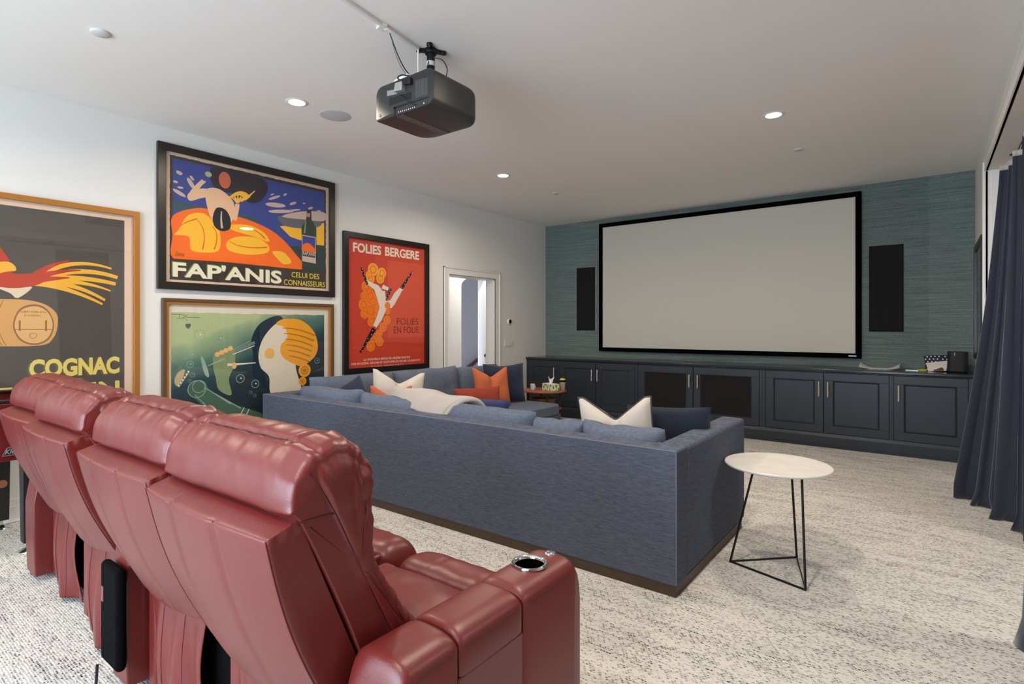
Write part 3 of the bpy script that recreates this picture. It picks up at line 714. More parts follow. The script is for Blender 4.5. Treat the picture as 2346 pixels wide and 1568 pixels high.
def pillow_loft(profile, W, name, m, parent, pw=6, nprof=120, nx=64, disp=None, cx_=0, ctr=None, endr=None, capdisp=None, split=None, endw=lambda p: 1):
    """closed (y,z) outline lofted along x; ends shrink to the centre, or round over by endr with a displaced end panel"""
    pr = resample(profile, nprof); c = Vector(ctr) if ctr else sum(pr, Vector((0, 0)))/len(pr)
    nor = []
    for i in range(nprof):
        t = (pr[(i+1) % nprof]-pr[i-1]).normalized(); nor.append(Vector((t.y, -t.x)))
    if sum((nor[i].dot(pr[i]-c)) for i in range(nprof)) < 0: nor = [-n for n in nor]
    rings = []
    for i in range(nx+1):
        a = -PI/2+PI*i/nx; u = math.sin(a)
        u = (1 if u > 0 else -1)*abs(u)**.9
        s = max(1-abs(u)**pw, 0)**(1/2.6)
        ring = []
        for k in range(nprof):
            p = pr[k]-nor[k]*((.010+(endr-.010)*endw(pr[k]))*(1-s)) if endr else c+(pr[k]-c)*s
            if disp: p = p+nor[k]*disp(u, k/nprof, pr[k])*(1 if endr else min(1, s*1.2))
            ring.append((cx_+u*W/2, p.x, p.y))
        rings.append(ring)
    if endr:
        def cap(ring, sd):
            out = []
            for f in (.97, .93, .88, .82, .75, .66, .52, .35, .15):
                rr = []
                for v in ring:
                    y, z = c.x+(v[1]-c.x)*f, c.y+(v[2]-c.y)*f
                    rr.append((v[0]+sd*(capdisp(y, z, sd) if capdisp else 0)*min(1, (1-f)/.08), y, z))
                out.append(rr)
            return out
        rings = cap(rings[0], -1)[::-1]+rings+cap(rings[-1], 1)
    b = MB(); b.loft(rings)
    if not split: return b.build(name, m, parent, smooth=80)
    res = []
    for nm, test in split:
        q = MB(); idx = {}
        for f in b.f:
            cy = sum(b.v[i][1] for i in f)/len(f); cz = sum(b.v[i][2] for i in f)/len(f)
            if not test(cy, cz): continue
            g = []
            for i in f:
                if i not in idx: idx[i] = len(q.v); q.v.append(b.v[i])
                g.append(idx[i])
            q.f.append(tuple(g)); q.m.append(0)
        res.append(q.build(nm, m, parent, smooth=80))
    return res
def spath(pts, n=8):
    """smooth curve through the points"""
    p = [Vector(q) for q in pts]; p = [p[0]*2-p[1]]+p+[p[-1]*2-p[-2]]; out = []
    for i in range(1, len(p)-2):
        for k in range(n):
            t = k/n; out.append(.5*((2*p[i])+(-p[i-1]+p[i+1])*t+(2*p[i-1]-5*p[i]+4*p[i+1]-p[i+2])*t*t+(-p[i-1]+3*p[i]-3*p[i+1]+p[i+2])*t**3))
    return out+[p[-2]]
RW = .60
def make_recliner():
    r = thing('recliner', 'x', 'recliner', (0, 0, 0), 'row of red leather recliners')
    hw = RW/2
    # rear shell of the back: slanted box with crowned rear face
    def shell():
        b = MB(); NU = 24; NV = 16
        def rear(u, v):
            x = (2*u-1)*(hw-.003); bow = .016*(1-(2*u-1)**2)
            top = Vector((.562, .918)); bot = Vector((.728, .470-.03*math.sin(PI*u)))
            p = bot.lerp(top, v); y = p.x-bow-.022*math.sin(PI*v)
            for s_ in (.30, .66):
                y += .006*math.exp(-((u-s_)/.012)**2)
            return (x, y, p.y)
        def front(u, v):
            x = (2*u-1)*(hw-.003); top = Vector((.632, .940)); bot = Vector((.83, .46)); p = bot.lerp(top, v); return (x, p.x, p.y)
        b.grid(rear, 48, NV)
        b.grid(lambda u, v: tuple(Vector(rear(u, 1)).lerp(Vector(front(u, 1)), v)+Vector((0, 0, .006*math.sin(PI*v)*(1-abs(2*u-1)**6)))), 48, 6)
        b.grid(lambda u, v: tuple(Vector(rear(u, 0)).lerp(Vector(front(u, 0)), v)), 48, 2)
        for uu in (0, 1):
            b.grid(lambda u, v: tuple(Vector(rear(uu, u)).lerp(Vector(front(uu, u)), v)), NV, 4)
        import bmesh
        o = b.build('rear_shell', LEATHER, r, smooth=35)
        bm = bmesh.new(); bm.from_mesh(o.data); bmesh.ops.remove_doubles(bm, verts=bm.verts, dist=.0004); bmesh.ops.recalc_face_normals(bm, faces=bm.faces); bm.to_mesh(o.data); bm.free()
        md = o.modifiers.new('bevel', 'BEVEL'); md.width = .007; md.segments = 3; md.limit_method = 'ANGLE'; md.angle_limit = math.radians(50)
        for f in o.data.polygons: f.use_smooth = True
        # stitched seams
        s = MB()
        for uu in (.30, .66):
            s = MB(); s.tube([Vector(rear(uu, k/14))+Vector((0, -.0004, 0)) for k in range(15)], .0015, 6)
            s.build('seam', SEAM, o, smooth=True)
        for uu in (.004, .996):
            s = MB(); s.tube([Vector(rear(uu, k/14))+Vector((0, -.0004, 0)) for k in range(15)], .0010, 6); s.build('seam', SEAM, o, smooth=True)
        # piping of the shelf
        return o
    shell()
    # back cushion and head pillow: one padded form; gathered strips run down both front edges
    def strip(y, z): return sm(-.004, .010, y-(.640+.48*(1.079-z)))
    def wrk(y, z, k, side):
        # folds cross the strip: fast along its length, slow across it
        l_ = (1.079-z)*.88+(y-.64)*.45
        a_ = (y-.64)*.88-(1.079-z)*.45
        return noise.noise(Vector((l_*42+side*7, a_*5, k)))*.6+noise.noise(Vector((l_*88+side*3, a_*8, k*2)))*.45
    def d_back(u, t, p):
        au = abs(u); side = 1 if u > 0 else -1
        f = strip(p.x, p.y); m_ = sm(.60, .74, au)
        zf = 1 if p.y > .93 else (.75 if p.y < .75 else .6)
        d = .0135*m_*f*zf*wrk(p.x, p.y, au*1.2, side)
        d -= .009*math.exp(-((au-.70)/.028)**2)*f*(1 if p.x > .66 else 0)*(1-.6*sm(.90, .80, p.y))
        d += .0040*noise.noise(Vector((u*3+p.x*3, p.x*6, 4)))*(1 if p.y > .9 else .6)+.0048*noise.noise(Vector((u*9+p.y*7, p.y*5, 9)))*sm(.99, 1.07, p.y)
        d -= .0065*math.exp(-((p.x-.672)/.007)**2)*(1 if p.y > 1.02 else 0)
        d -= .006*math.exp(-((p.y-.80)/.008)**2)*(1 if p.x > .8 else 0)*(1-sm(.64, .70, au))
        return d
    def c_back(y, z, sd):
        f = strip(y, z); return .010*f*wrk(y, z, 1.2, sd)*(1 if z > .93 or z < .75 else .5)+.010*f+.004*sm(.93, 1.0, z)
    pillow_loft([(.632, .922), (.602, .955), (.602, 1.000), (.618, 1.045), (.655, 1.080), (.708, 1.098), (.766, 1.092), (.812, 1.055), (.834, .990), (.842, .91), (.843, .83), (.862, .765), (.905, .695), (.960, .62), (1.0, .55), (1.01, .47), (.96, .44), (.86, .44), (.815, .50), (.735, .70)],
                RW+.006, 'back', LEATHER, r, pw=7, nprof=230, nx=100, disp=d_back, ctr=(.775, .80), endr=.042, capdisp=c_back, endw=lambda p: max(sm(.99, 1.06, p.y), sm(-.02, .03, p.x-(.70+.5*(.95-p.y))) if p.y < 1.0 else 0, .45*sm(.945, .975, p.y)),
                split=[('head_pillow', lambda y, z: z > .936), ('backrest_cushion', lambda y, z: z <= .936)])
    for sd in (-1, 1):
        X = sd*(hw+.0042)
        s = MB(); s.tube([(X+sd*.0015, .650, 1.045), (X+sd*.004, .676, .995), (X+sd*.004, .712, .932), (X+sd*.004, .753, .845), (X+sd*.004, .794, .757), (X+sd*.003, .850, .642), (X+sd*.001, .905, .55)], .0014, 6); s.build('side_seam', SEAM, r, smooth=True)
        s = MB(); s.tube([(X-sd*.010, .616, .9365), (X+sd*.0005, .640, .9365), (X+sd*.001, .675, .9365), (X+sd*.002, .711, .9345)], .0014, 6); s.build('cross_seam', SEAM, r, smooth=True)
    s = MB(); s.tube([(-.62*(RW/2)+1.24*(RW/2)*k/30, .672, 1.0850+.0008*math.sin(k*.9)) for k in range(31)], .0016, 6); s.build('top_seam', SEAM, r, smooth=True)
    # seat and footrest
    SW = RW+.008
    def d_seat(u, t, p):
        return .006*noise.noise(Vector((u*3, p.x*5, 2)))+.003*noise.noise(Vector((u*9, p.x*14, 5)))-.005*math.exp(-((abs(u)-.84)/.02)**2)*0
    pillow_loft([(.86, .44), (.95, .485), (1.10, .492), (1.25, .485), (1.345, .462), (1.375, .42), (1.37, .34), (1.1, .31), (.88, .33)], SW, 'seat_cushion', LEATHER, r, pw=9, nprof=90, nx=48, disp=d_seat, ctr=(1.12, .41))
    def d_foot(u, t, p):
        d = .005*noise.noise(Vector((u*4, p.x*9, p.y*9)))
        for s_ in (-.36, .36): d -= .009*math.exp(-((u-s_)/.018)**2)
        return d
    pillow_loft([(1.372, .30), (1.375, .42), (1.405, .462), (1.47, .472), (1.54, .455), (1.585, .40), (1.60, .30), (1.60, .12), (1.57, .08), (1.50, .10), (1.45, .2)], SW, 'footrest', LEATHER, r, pw=9, nprof=90, nx=64, disp=d_foot, ctr=(1.49, .32))
    for s_ in (-.36, .36):
        s = MB(); x = s_*SW/2; s.tube([(x, 1.378, .425), (x, 1.405, .456), (x, 1.47, .464), (x, 1.54, .447), (x, 1.580, .395), (x, 1.595, .30)], .0013, 6); s.build('footrest_seam', SEAM, r, smooth=True)
    # mechanism housing
    b = MB(); b.box(-hw+.03, hw-.005, .80, 1.50, .05, .34); b.build('mechanism_housing', BLACKCLOTH, r, bevel=.01)
    # base side panel at the rear (leather), and the loose skirt hanging behind
    b = MB(); b.box(-hw+.0, -hw+.075, .775, 1.36, .03, .46); b.build('base_panel', LEATHER, r, bevel=.018)
    b = MB(); b.box(hw-.02, hw+.0, .83, 1.36, .03, .46); b.build('base_panel', LEATHER, r, bevel=.008)
    def skirt(u, v):
        x0 = -hw+.085; x1 = hw-.10
        x = x0+(x1-x0)*u
        wv = .012*math.sin(u*17+1)*sm(1, .3, v)+.014*math.sin(u*8.5+v*3)*(1-v)
        x += .022*math.sin(v*6.0+1.0)*(1-v)*(1 if u > .5 else -.4)
        # hangs from under the shell, bellies out a little and ends above the floor
        y = .770-.012*math.sin(PI*v)+wv-.018*(1-v)*math.sin(u*PI)
        z = .035+(.50-.035)*v+.02*math.sin(u*PI*1.0)*(1-v)*-.5
        return (x, y, z)
    b = MB(); b.grid(skirt, 60, 30); sk = b.build('rear_skirt', LEATHER, r, smooth=80, solid=.004)
    for uu in (.30, .66): s = MB(); s.tube([Vector(skirt(uu, k/20))+Vector((0, -.0024, 0)) for k in range(21)], .0012, 6); s.build('skirt_seam', SEAM, sk, smooth=True)
    return r
def arm_profile_box(parent, cx_, wd, name='armrest', cups=True):
    """arm: three padded top sections over flat side panels"""
    h0, crown = .618, .032
    secs = [(.700, .908), (.912, 1.150), (1.154, 1.446)]
    arm = None
    for i, (a, c) in enumerate(secs):
        b = MB(); n = 28; rings = []
        NY = 26
        for k in range(NY+1):
            t = k/NY; y = a+(c-a)*t
            e = 1-abs(2*t-1)**(10 if i else 7); e = max(e, 0)**.5
            drop = 0
            if i == 0: drop = .22*max(0, (.30-t)/.30)**2.0
            if i == 2: drop = .10*max(0, (t-.86)/.14)**2.2
            hw = wd/2-.004+.004*e
            top = h0-drop; ring = []
            cr = crown*(.62+.38*e)
            for j in range(n+1):
                s = -1+2*j/n
                x = hw*s; zz = top+cr*(max(1-abs(s)**3.2, 0))**.75
                if i == 2 and cups:
                    dd = math.hypot((x+.004)/.058, (y-1.318)/.058)
                    zz -= .006*math.exp(-((dd-1.05)/.25)**2)*0
                ring.append((cx_+x, y, zz))
            zb = .545 if i == 1 else .03
            if i == 0: zb = .03 if t > .02 else .25
            ring += [(cx_+hw, y, zb), (cx_-hw, y, zb)]
            rings.append(ring)
        b.loft(rings)
        nm = ('arm_rear', 'arm_lid', 'arm_front')[i]
        o = b.build(nm, LEATHER, parent, smooth=50)
        if i == 2 and cups:   # bore the cup well
            cut = MB(); cut.lathe([(.0425, .56), (.0425, .70)], (cx_-.004, 1.300, 0), 40); co = cut.build('cutter', LEATHER, None)
            bo = o.modifiers.new('bore', 'BOOLEAN'); bo.object = co; bo.solver = 'EXACT'
            bpy.context.view_layer.update(); me2 = bpy.data.meshes.new_from_object(o.evaluated_get(bpy.context.evaluated_depsgraph_get()))
            o.modifiers.clear(); o.data = me2; bpy.data.objects.remove(co)
            for f_ in me2.polygons: f_.use_smooth = True
            me2.set_sharp_from_angle(angle=math.radians(50))
        md = o.modifiers.new('bevel', 'BEVEL'); md.width = .006; md.segments = 3; md.limit_method = 'ANGLE'; md.angle_limit = math.radians(40)
        zo = lambda t: h0+.001-(.22*max(0, (.30-t)/.30)**2.0 if i == 0 else 0)-(.10*max(0, (t-.86)/.14)**2.2 if i == 2 else 0)
        for sd in (-1, 1):
            s = MB(); s.tube([(cx_+sd*(wd/2+.0003), a+(c-a)*t/16, zo(t/16)-.004) for t in range(6 if i == 0 else 1, 13 if i == 2 else 16)], .0011, 6)
            s.build('arm_seam', SEAM, o, smooth=True)
    b = MB(); b.box(cx_-wd/2+.003, cx_+wd/2-.003, .908, 1.154, .03, .545); b.build('arm_side_panel', LEATHER, parent, bevel=.004)
    if cups:
        zt = h0+crown-.001; c = (cx_-.004, 1.300)
        b = MB(); b.lathe([(.037, zt-.08), (.041, zt-.02), (.041, zt+.001), (.0485, zt+.003), (.050, zt+.006), (.046, zt+.010), (.041, zt+.007), (.038, zt-.01), (.036, zt-.001), (.0355, zt-.0)], (*c, 0), 48)
        ch = MB(); ch.lathe([(.040, zt-.001), (.052, zt-.001), (.0535, zt+.003), (.050, zt+.0075), (.044, zt+.0065), (.0405, zt+.001), (.040, zt-.001)], (*c, 0), 48, caps=False)
        o = ch.build('cup_holder', CHROME, parent, smooth=60)
        w_ = MB(); w_.lathe([(.0405, zt-.003), (.0405, .566), (.001, .5655), (.001, .5645), (.0415, .5645), (.0415, zt-.003), (.0405, zt-.003)], (*c, 0), 40, caps=False); w_.build('cup_well', mat('cup_black', (3, 3, 3), .25), o, smooth=40)
        g = MB(); g.lathe([(.018, zt-.004), (.0185, zt+.001), (.016, zt+.004), (.008, zt+.0065), (.001, zt+.007)], (cx_+.002, 1.398, 0), 32)
        bt = g.build('control_button', CHROME, parent, smooth=60)
        q = MB()
        for k in range(7):
            an = k/7*2*PI; q.tube([(cx_+.002+.003*math.cos(an), 1.398+.003*math.sin(an), zt+.0068), (cx_+.002+.015*math.cos(an), 1.398+.015*math.sin(an), zt+.0045)], .0011, 5)
        q.build('button_marks', mat('grey_mark', (90, 90, 94), .4), bt)
def copy_tree(o, parent=None):
    c = o.copy(); COL.objects.link(c)
    if parent is not None: c.parent = parent
    for ch in list(o.children): copy_tree(ch, c)
    return c
proto = make_recliner()
recs = []
for i, (x, y, lab) in enumerate(((-1.322, 0, 'red leather recliner nearest the camera, with a cup holder in its right arm'),
                                 (-1.975, .022, 'second red leather recliner from the camera, no arm between it and the nearest'),
                                 (-2.757, .036, 'third red leather recliner from the camera, with a black-backed arm on its right'),
                                 (-3.402, .075, 'red leather recliner at the far left end of the row by the football table'))):
    o = proto if i == 0 else copy_tree(proto)
    o.location = (x, y, 0); o['label'] = lab; recs.append(o)
for i in (0, 2, 3):
    r = recs[i]; loc = Vector(r.location); keep = loc.copy()
    wd = .165 if i != 2 else .150
    cx_ = {0: RW/2+.022+wd/2, 2: RW/2+.003+wd/2, 3: -(RW/2+.006+wd/2)}[i]
    r.location = (0, 0, 0); arm_profile_box(r, cx_, wd, cups=True); 
    if i == 2:
        b = MB(); b.box(cx_-wd/2+.010, cx_+wd/2+.03, .664, .699, .11, .475); part_label(b.build('dust_cover', BLACKCLOTH, r, bevel=.035, bseg=5), 'black cloth behind the arm')
        b = MB(); b.box(cx_-.045, cx_-.025, .6625, .6645, .33, .385); b.build('care_label', mat('label_grey', (96, 80, 84), .7), r)
        b = MB(); b.box(cx_-.038, cx_-.033, .662, .6626, .338, .377); b.build('label_stripe', mat('label_red', (190, 40, 60), .7), r)
    r.location = keep
# power cable on the carpet behind the recliners
pts = [Vector((-2.40, .680, .112)), Vector((-2.40, .675, .03)), Vector((-2.39, .665, .006)), Vector((-2.34, .65, .006)), Vector((-2.24, .70, .006)), Vector((-2.12, .84, .006))]
b = MB(); b.tube(spath(pts), .005, 8); tag(b.build('power_cable', mat('cable_black', (22, 26, 34), .5), smooth=True), 'black power cable lying on the rug behind the recliners', 'cable')

# ------------------------------------------------------------------ football table at the far left
FX = -4.235
r = thing('foosball_table', 'red-stained wooden table football game with black legs by the left wall', 'game table', (-4.60, .25, 0))
RED = mat('red_stained_wood', (92, 20, 21), .28, var=.18, vscale=3, stretch=(1, 2, 18), coat=.3)
y0, y1, zb, zt, xw = -.50, .985, .560, .895, -4.965
b = MB(); b.box(FX-.03, FX, y0, y1, zb, zt); b.box(xw, xw+.03, y0, y1, zb, zt); b.box(xw+.03, FX-.03, y0, y0+.03, zb, zt); b.box(xw+.03, FX-.03, y1-.03, y1, zb, zt); b.build('cabinet', RED, r, bevel=.006)
b = MB(); b.box(xw+.03, FX-.03, y0+.03, y1-.03, zb+.02, zt-.12); b.build('playfield', mat('play_green', (40, 92, 52), .5), r)
b = MB(); b.box(FX-.05, FX+.004, y0-.004, y1+.004, zt, zt+.018); b.box(xw-.004, xw+.05, y0-.004, y1+.004, zt, zt+.018); b.box(xw+.05, FX-.05, y0-.004, y0+.05, zt, zt+.018); b.box(xw+.05, FX-.05, y1-.05, y1+.004, zt, zt+.018); b.build('top_rail', mat('dark_rail', (30, 18, 16), .3), r, bevel=.004)
b = MB(); b.lathe([(.034, 0), (.034, .012), (.02, .016), (.001, .016)], (FX-.03, y1-.03, zt+.018), 24); b.build('corner_cap', CHROME, r, smooth=50)
for (lx_, ly_) in ((FX-.055, y1-.105), (xw+.055, y1-.125), (FX-.055, y0+.12), (xw+.055, y0+.12)):
    b = MB(); b.loft([[(lx_+sx*w_, ly_+sy*w2, z) for sx, sy in ((-1, -1), (1, -1), (1, 1), (-1, 1))] for z, w_, w2 in ((.055, .036, .036), (zb+.01, .042, .042))])
    lg = b.build('leg', mat('black_leg', (24, 23, 22), .45), r, bevel=.004)
    b = MB(); b.lathe([(.056, 0.001), (.054, .006), (.03, .016), (.013, .024), (.013, .058)], (lx_, ly_, 0), 28); b.build('leveler_foot', CHROME, lg, smooth=60)
b = MB(); b.lathe([(.036, 0), (.036, .004)], (xw+.055+.0, 0, 0), 8)
b = MB(); b.lathe([(.001, 0), (.026, 0), (.026, .003), (.001, .003)], (0, y1-.125, .30), 28, axis=0)
b.v = [(v[0]+xw+.055+.0405, v[1], v[2]) for v in b.v]; b.build('round_badge', mat('badge_wood', (150, 92, 56), .5), r, smooth=40)
for k, yy in enumerate((.78, .58, .38, .18, -.02, -.22, -.35)):
    b = MB(); b.tube([(xw-.02, yy, .815), (FX+.05, yy, .815)], .008, 10); rd = b.build('rod', CHROME, r, smooth=True)
    b = MB(); b.lathe([(.014, 0), (.030, .006), (.034, .02), (.034, .03), (.026, .044), (.001, .047)], (FX+.004, 0, 0), 24, axis=0)
    b.v = [(v[0], v[1]+yy, v[2]+.815) for v in b.v]; b.build('rod_bumper', CHROME, rd, smooth=50)
p_a, p_b = on(5, 1046, 0, FX), on(34, 1031, 0, FX)
ey0, ey1 = p_a.y-.002, p_a.y+.080; ez0, ez1 = zb+.032, zb+.080
b = MB(); b.prism([(ey0, ez0), (ey1, ez0), (ey1+.022, ez1), (ey0+.022, ez1)], 0, FX, FX+.004); em = b.build('emblem', mat('emblem_silver', (150, 140, 140), .35, metal=.6), r)
b = MB(); b.prism([(ey0+.006, ez0+.005), (ey1-.003, ez0+.005), (ey1+.016, ez1-.005), (ey0+.024, ez1-.005)], 0, FX+.004, FX+.005); b.build('emblem_field', BLACKM, em)
v_, f_ = text_geo('KICK', .03, .35); b = MB(); b.add([(FX+.0055, ey0+.012+q[0]*(ey1-ey0-.006), ez0+.009+q[1]*(ez1-ez0-.018)) for q in v_], f_); b.build('emblem_letters', mat('emblem_grey', (120, 128, 124), .4), em)

# ------------------------------------------------------------------ projector under the ceiling
pr_ = thing('projector', 'large charcoal video projector hanging from the ceiling on a black mount', 'projector', (-2.362, 2.31, 2.545))
px0, px1, py0, py1, pz0, pz1 = -2.600, -2.125, 2.10, 2.515, 2.543, 2.742
def prj_ring(y, s_in):
    """rear/front outline in x,z with rounded lower and upper corners, squarer at the left"""
    out = []
    x0_, x1_, z0_, z1_ = px0+s_in, px1-s_in, pz0+s_in*.12, pz1-s_in*.35
    for (cx_, cz_, rr, a0) in ((x1_-.035, z0_+.035, .035, -PI/2), (x1_-.04, z1_-.04, .04, 0), (x0_+.05, z1_-.05, .05, PI/2), (x0_+.02, z0_+.02, .02, PI)):
        for k in range(7): a = a0+k/6*PI/2; out.append((cx_+rr*math.cos(a), y, cz_+rr*math.sin(a)))
    return out
rings = [prj_ring(py0, .006), prj_ring(py0+.006, 0), prj_ring(2.38, 0)]
for k in range(1, 9):
    a = k/8*PI/2; rings.append([(p[0], p[1]+0, p[2]) for p in prj_ring(2.40+.115*math.sin(a), .10*(1-math.cos(a)))])
b = MB(); b.loft(rings); b.build('housing', PROJ, pr_, smooth=45)
b = MB(); b.prism([(-2.432, py0+.01), (-2.375, py0+.01), (-2.372, 2.49), (-2.429, 2.49)], 2, pz0-.0015, pz0+.004); part_label(b.build('bottom_stripe', mat('projector_stripe', (82, 76, 76), .5), pr_), 'lighter grey stripe along the underside')
yr_ = py0
b = MB()   # rear panel details
def rp(cx_, cz_):   # zoomed-crop coordinates of the rear face to metric
    return on(780+cx_/4.48, cz_/4.48, 1, yr_-.001)
def rquad(b, c4, d=.004, mi=0):
    ps = [rp(*c) for c in c4]; b.add([p+Vector((0, -d, 0)) for p in ps]+[p+Vector((0, .002, 0)) for p in ps], [(0, 1, 2, 3), (7, 6, 5, 4), (0, 4, 5, 1), (1, 5, 6, 2), (2, 6, 7, 3), (3, 7, 4, 0)], mi); return b
g = MB()
for k in range(15):
    f = k/14; x = 772+f*118
    g_ = rquad(g, [(x, 1010-f*36), (x+3.2, 1009-f*36), (x+3.2, 825-f*28), (x, 826-f*28)], .002)
g.build('vent_grille', mat('vent_light', (104, 104, 102), .5), pr_)
b = rquad(MB(), [(500, 1080), (725, 1010), (725, 945), (500, 1010)], .001); b.build('port_recess', PROJD, pr_)
b = rquad(MB(), [(550, 1180), (565, 1180), (565, 1110), (900, 1005), (900, 992), (550, 1098)], .001) if False else rquad(MB(), [(550, 1118), (905, 1003), (905, 990), (550, 1098)], .001); rquad(b, [(548, 1185), (568, 1180), (568, 1100), (548, 1105)], .001); b.build('panel_groove', PROJD, pr_)
b = MB()
for k in range(9):
    x = 600+k*20; z = 1150-k*6.0; c = rp(x, z); b.lathe([(.001, -.004), (.0035, -.003), (.0035, .001)], (c.x, yr_, c.z), 10, axis=1)
b.build('sockets', CHROME, pr_)
b = MB(); c = rp(410, 1190); b.lathe([(.001, -.010), (.009, -.009), (.009, .001)], (c.x, yr_, c.z), 16, axis=1); c = rp(860, 1060); b.lathe([(.001, -.006), (.005, -.005), (.005, .001)], (c.x, yr_, c.z), 12, axis=1); b.build('power_socket', NICKEL, pr_)
b = rquad(MB(), [(480, 990), (585, 965), (585, 915), (480, 935)], .002); b.build('rating_label', mat('label_silver', (150, 150, 148), .5, metal=.3), pr_)
b = rquad(MB(), [(585, 960), (665, 940), (670, 850), (600, 870)], .03); b.build('transceiver_box', mat('foil_silver', (186, 184, 180), .3, metal=.6), pr_, bevel=.003)
b = rquad(MB(), [(660, 880), (740, 870), (740, 800), (650, 830)], .02); b.build('cable_plug', PROJD, pr_, bevel=.004)
# cables at the back of the projector
b = MB(); b.tube(spath([rp(620, 975)+Vector((0, -.006, 0)), rp(700, 1035)+Vector((0, -.03, 0)), rp(765, 1075)+Vector((0, -.02, 0)), rp(785, 1080)]), .0022, 7)
b.tube(spath([rp(700, 860)+Vector((0, -.02, 0)), rp(630, 825)+Vector((0, -.03, .0)), rp(650, 795)+Vector((0, -.01, .01)), rp(720, 795)+Vector((0, .02, .01))]), .004, 8); b.build('rear_cable', mat('cable_black', (22, 26, 34)), pr_, smooth=True)

mt = thing('ceiling_mount', 'black ceiling mount with splayed feet and post that holds the projector', 'mount', (-2.355, 2.31, 2.981))
MX, MY = -2.35, 2.305
b = MB()
for a in (on(960, 113, 2, HC), on(984, 99, 2, HC), on(1016, 119, 2, HC), ):
    d = Vector((a.x-MX, a.y-MY, 0)); n = Vector((-d.y, d.x, 0)).normalized()
    c = Vector((MX, MY, HC-.008)); e = c+d
    b.loft([[c+n*.022+Vector((0, 0, z)) for z in (0,)]+[c-n*.022], [e+n*.011, e-n*.011]], caps=False) if False else None
    for z0, z1 in ((HC-.014, HC-.0005),):
        b.prism([(c.x+n.x*.024, c.y+n.y*.024), (c.x-n.x*.024, c.y-n.y*.024), (e.x-n.x*.013, e.y-n.y*.013), (e.x+n.x*.013, e.y+n.y*.013)], 2, z0, z1)
    b.lathe([(.015, HC-.016), (.017, HC-.013), (.017, HC-.0005)], (e.x, e.y, 0), 18)
b.lathe([(.034, HC-.03), (.036, HC-.02), (.036, HC-.001)], (MX, MY, 0), 24); b.build('mount_feet', BLACK, mt, smooth=40)
b = MB()
for a in (on(960, 115, 2, HC), on(984, 100, 2, HC), on(1015, 121, 2, HC)): b.lathe([(.001, HC-.0185), (.006, HC-.018), (.006, HC-.0155)], (a.x, a.y, 0), 12)
b.build('screws', CHROME, mt, smooth=50)
b = MB(); b.tube([(MX, MY, HC-.02), (MX, MY, pz1-.005)], .024, 20); b.build('post', BLACK, mt, smooth=40)
b = MB(); b.tube([(MX, MY, 2.905), (MX, MY, 2.878)], .0255, 20); part_label(b.build('tape_band', mat('white_tape', (200, 200, 198), .6), mt, smooth=40), 'white tape around the post')
b = MB(); b.tube(spath([(MX+.02, MY, 2.925), (MX+.065, MY+.03, 2.910), (MX+.095, MY+.04, 2.85), (MX+.085, MY+.03, 2.79), (MX+.05, MY+.02, pz1)]), .0032, 8); b.tube([(MX+.005, MY-.024, 2.90), (MX+.012, MY-.04, 2.86), (MX+.016, MY-.045, 2.83)], .003, 8); b.build('cable_loop', mat('cable_black', (22, 26, 34)), mt, smooth=True)
# raceway and its cables
r = thing('cable_raceway', 'thin white cable channel running along the ceiling to the projector mount', 'cable channel', (-2.30, 1.4, 2.96))
e0 = on(958, 108, 2, HC); e1 = on(797, 0, 2, HC); dv = (e1-e0); st = e0+dv*4.6
n = Vector((-dv.y, dv.x, 0)).normalized()*.011
b = MB(); b.prism([(e0.x+n.x, e0.y+n.y), (e0.x-n.x, e0.y-n.y), (st.x-n.x, st.y-n.y), (st.x+n.x, st.y+n.y)], 2, HC-.018, HC-.0005); b.build('channel', mat('raceway_white', (222, 220, 214), .5), r, bevel=.002)
q0 = e0+dv*.30; q1 = e0+dv*.50; b = MB(); n2 = n*1.35; b.prism([(q0.x+n2.x, q0.y+n2.y), (q0.x-n2.x, q0.y-n2.y), (q1.x-n2.x, q1.y-n2.y), (q1.x+n2.x, q1.y+n2.y)], 2, HC-.0205, HC-.0178); b.build('channel_cover', WHITEP, r, bevel=.001)
jb = on(880, 64, 2, HC-.02); b = MB(); b.prism([(jb.x-.055, jb.y-.012), (jb.x+.012, jb.y-.028), (jb.x+.02, jb.y+.01), (jb.x-.045, jb.y+.028)], 2, HC-.016, HC-.0005); b.build('outlet_box', mat('raceway_white', (222, 220, 214)), r, bevel=.004)
b = MB(); p_ = on(893, 76, 2, HC-.03); q_ = Vector((MX-.03, MY-.06, pz1+.015))
b.tube(spath([p_, p_.lerp(q_, .25)+Vector((0, 0, -.045)), p_.lerp(q_, .5)+Vector((0, 0, -.055)), p_.lerp(q_, .8)+Vector((0, 0, -.025)), q_]), .0032, 8)
b.tube(spath([p_, p_.lerp(q_, .3)+Vector((-.01, 0, -.06)), p_.lerp(q_, .6)+Vector((-.01, 0, -.06)), q_+Vector((-.02, -.01, 0))]), .0015, 6); b.build('hanging_cable', mat('cable_black', (22, 26, 34)), r, smooth=True)
b = MB(); s0 = Vector((e0.x, e0.y, HC-.018)); b.tube([s0, Vector((MX-.045, MY-.06, 2.86)), Vector((MX-.04, MY-.06, pz1+.02))], .0045, 8); b.build('white_cable', WHITEP, r, smooth=True)
r = thing('power_adapter', 'white power adapter lying on top of the projector beside the mount', 'adapter', (-2.43, 2.16, pz1))
b = MB(); b.loft([[(-2.47+x, y, pz1+.001+z) for y, z in ((2.12, 0), (2.20, 0), (2.195, h), (2.13, h*.9))] for x, h in ((-.03, .012), (.0, .03), (.06, .045), (.11, .04), (.12, .03))]); b.build('adapter_body', WHITEP, r, bevel=.006)

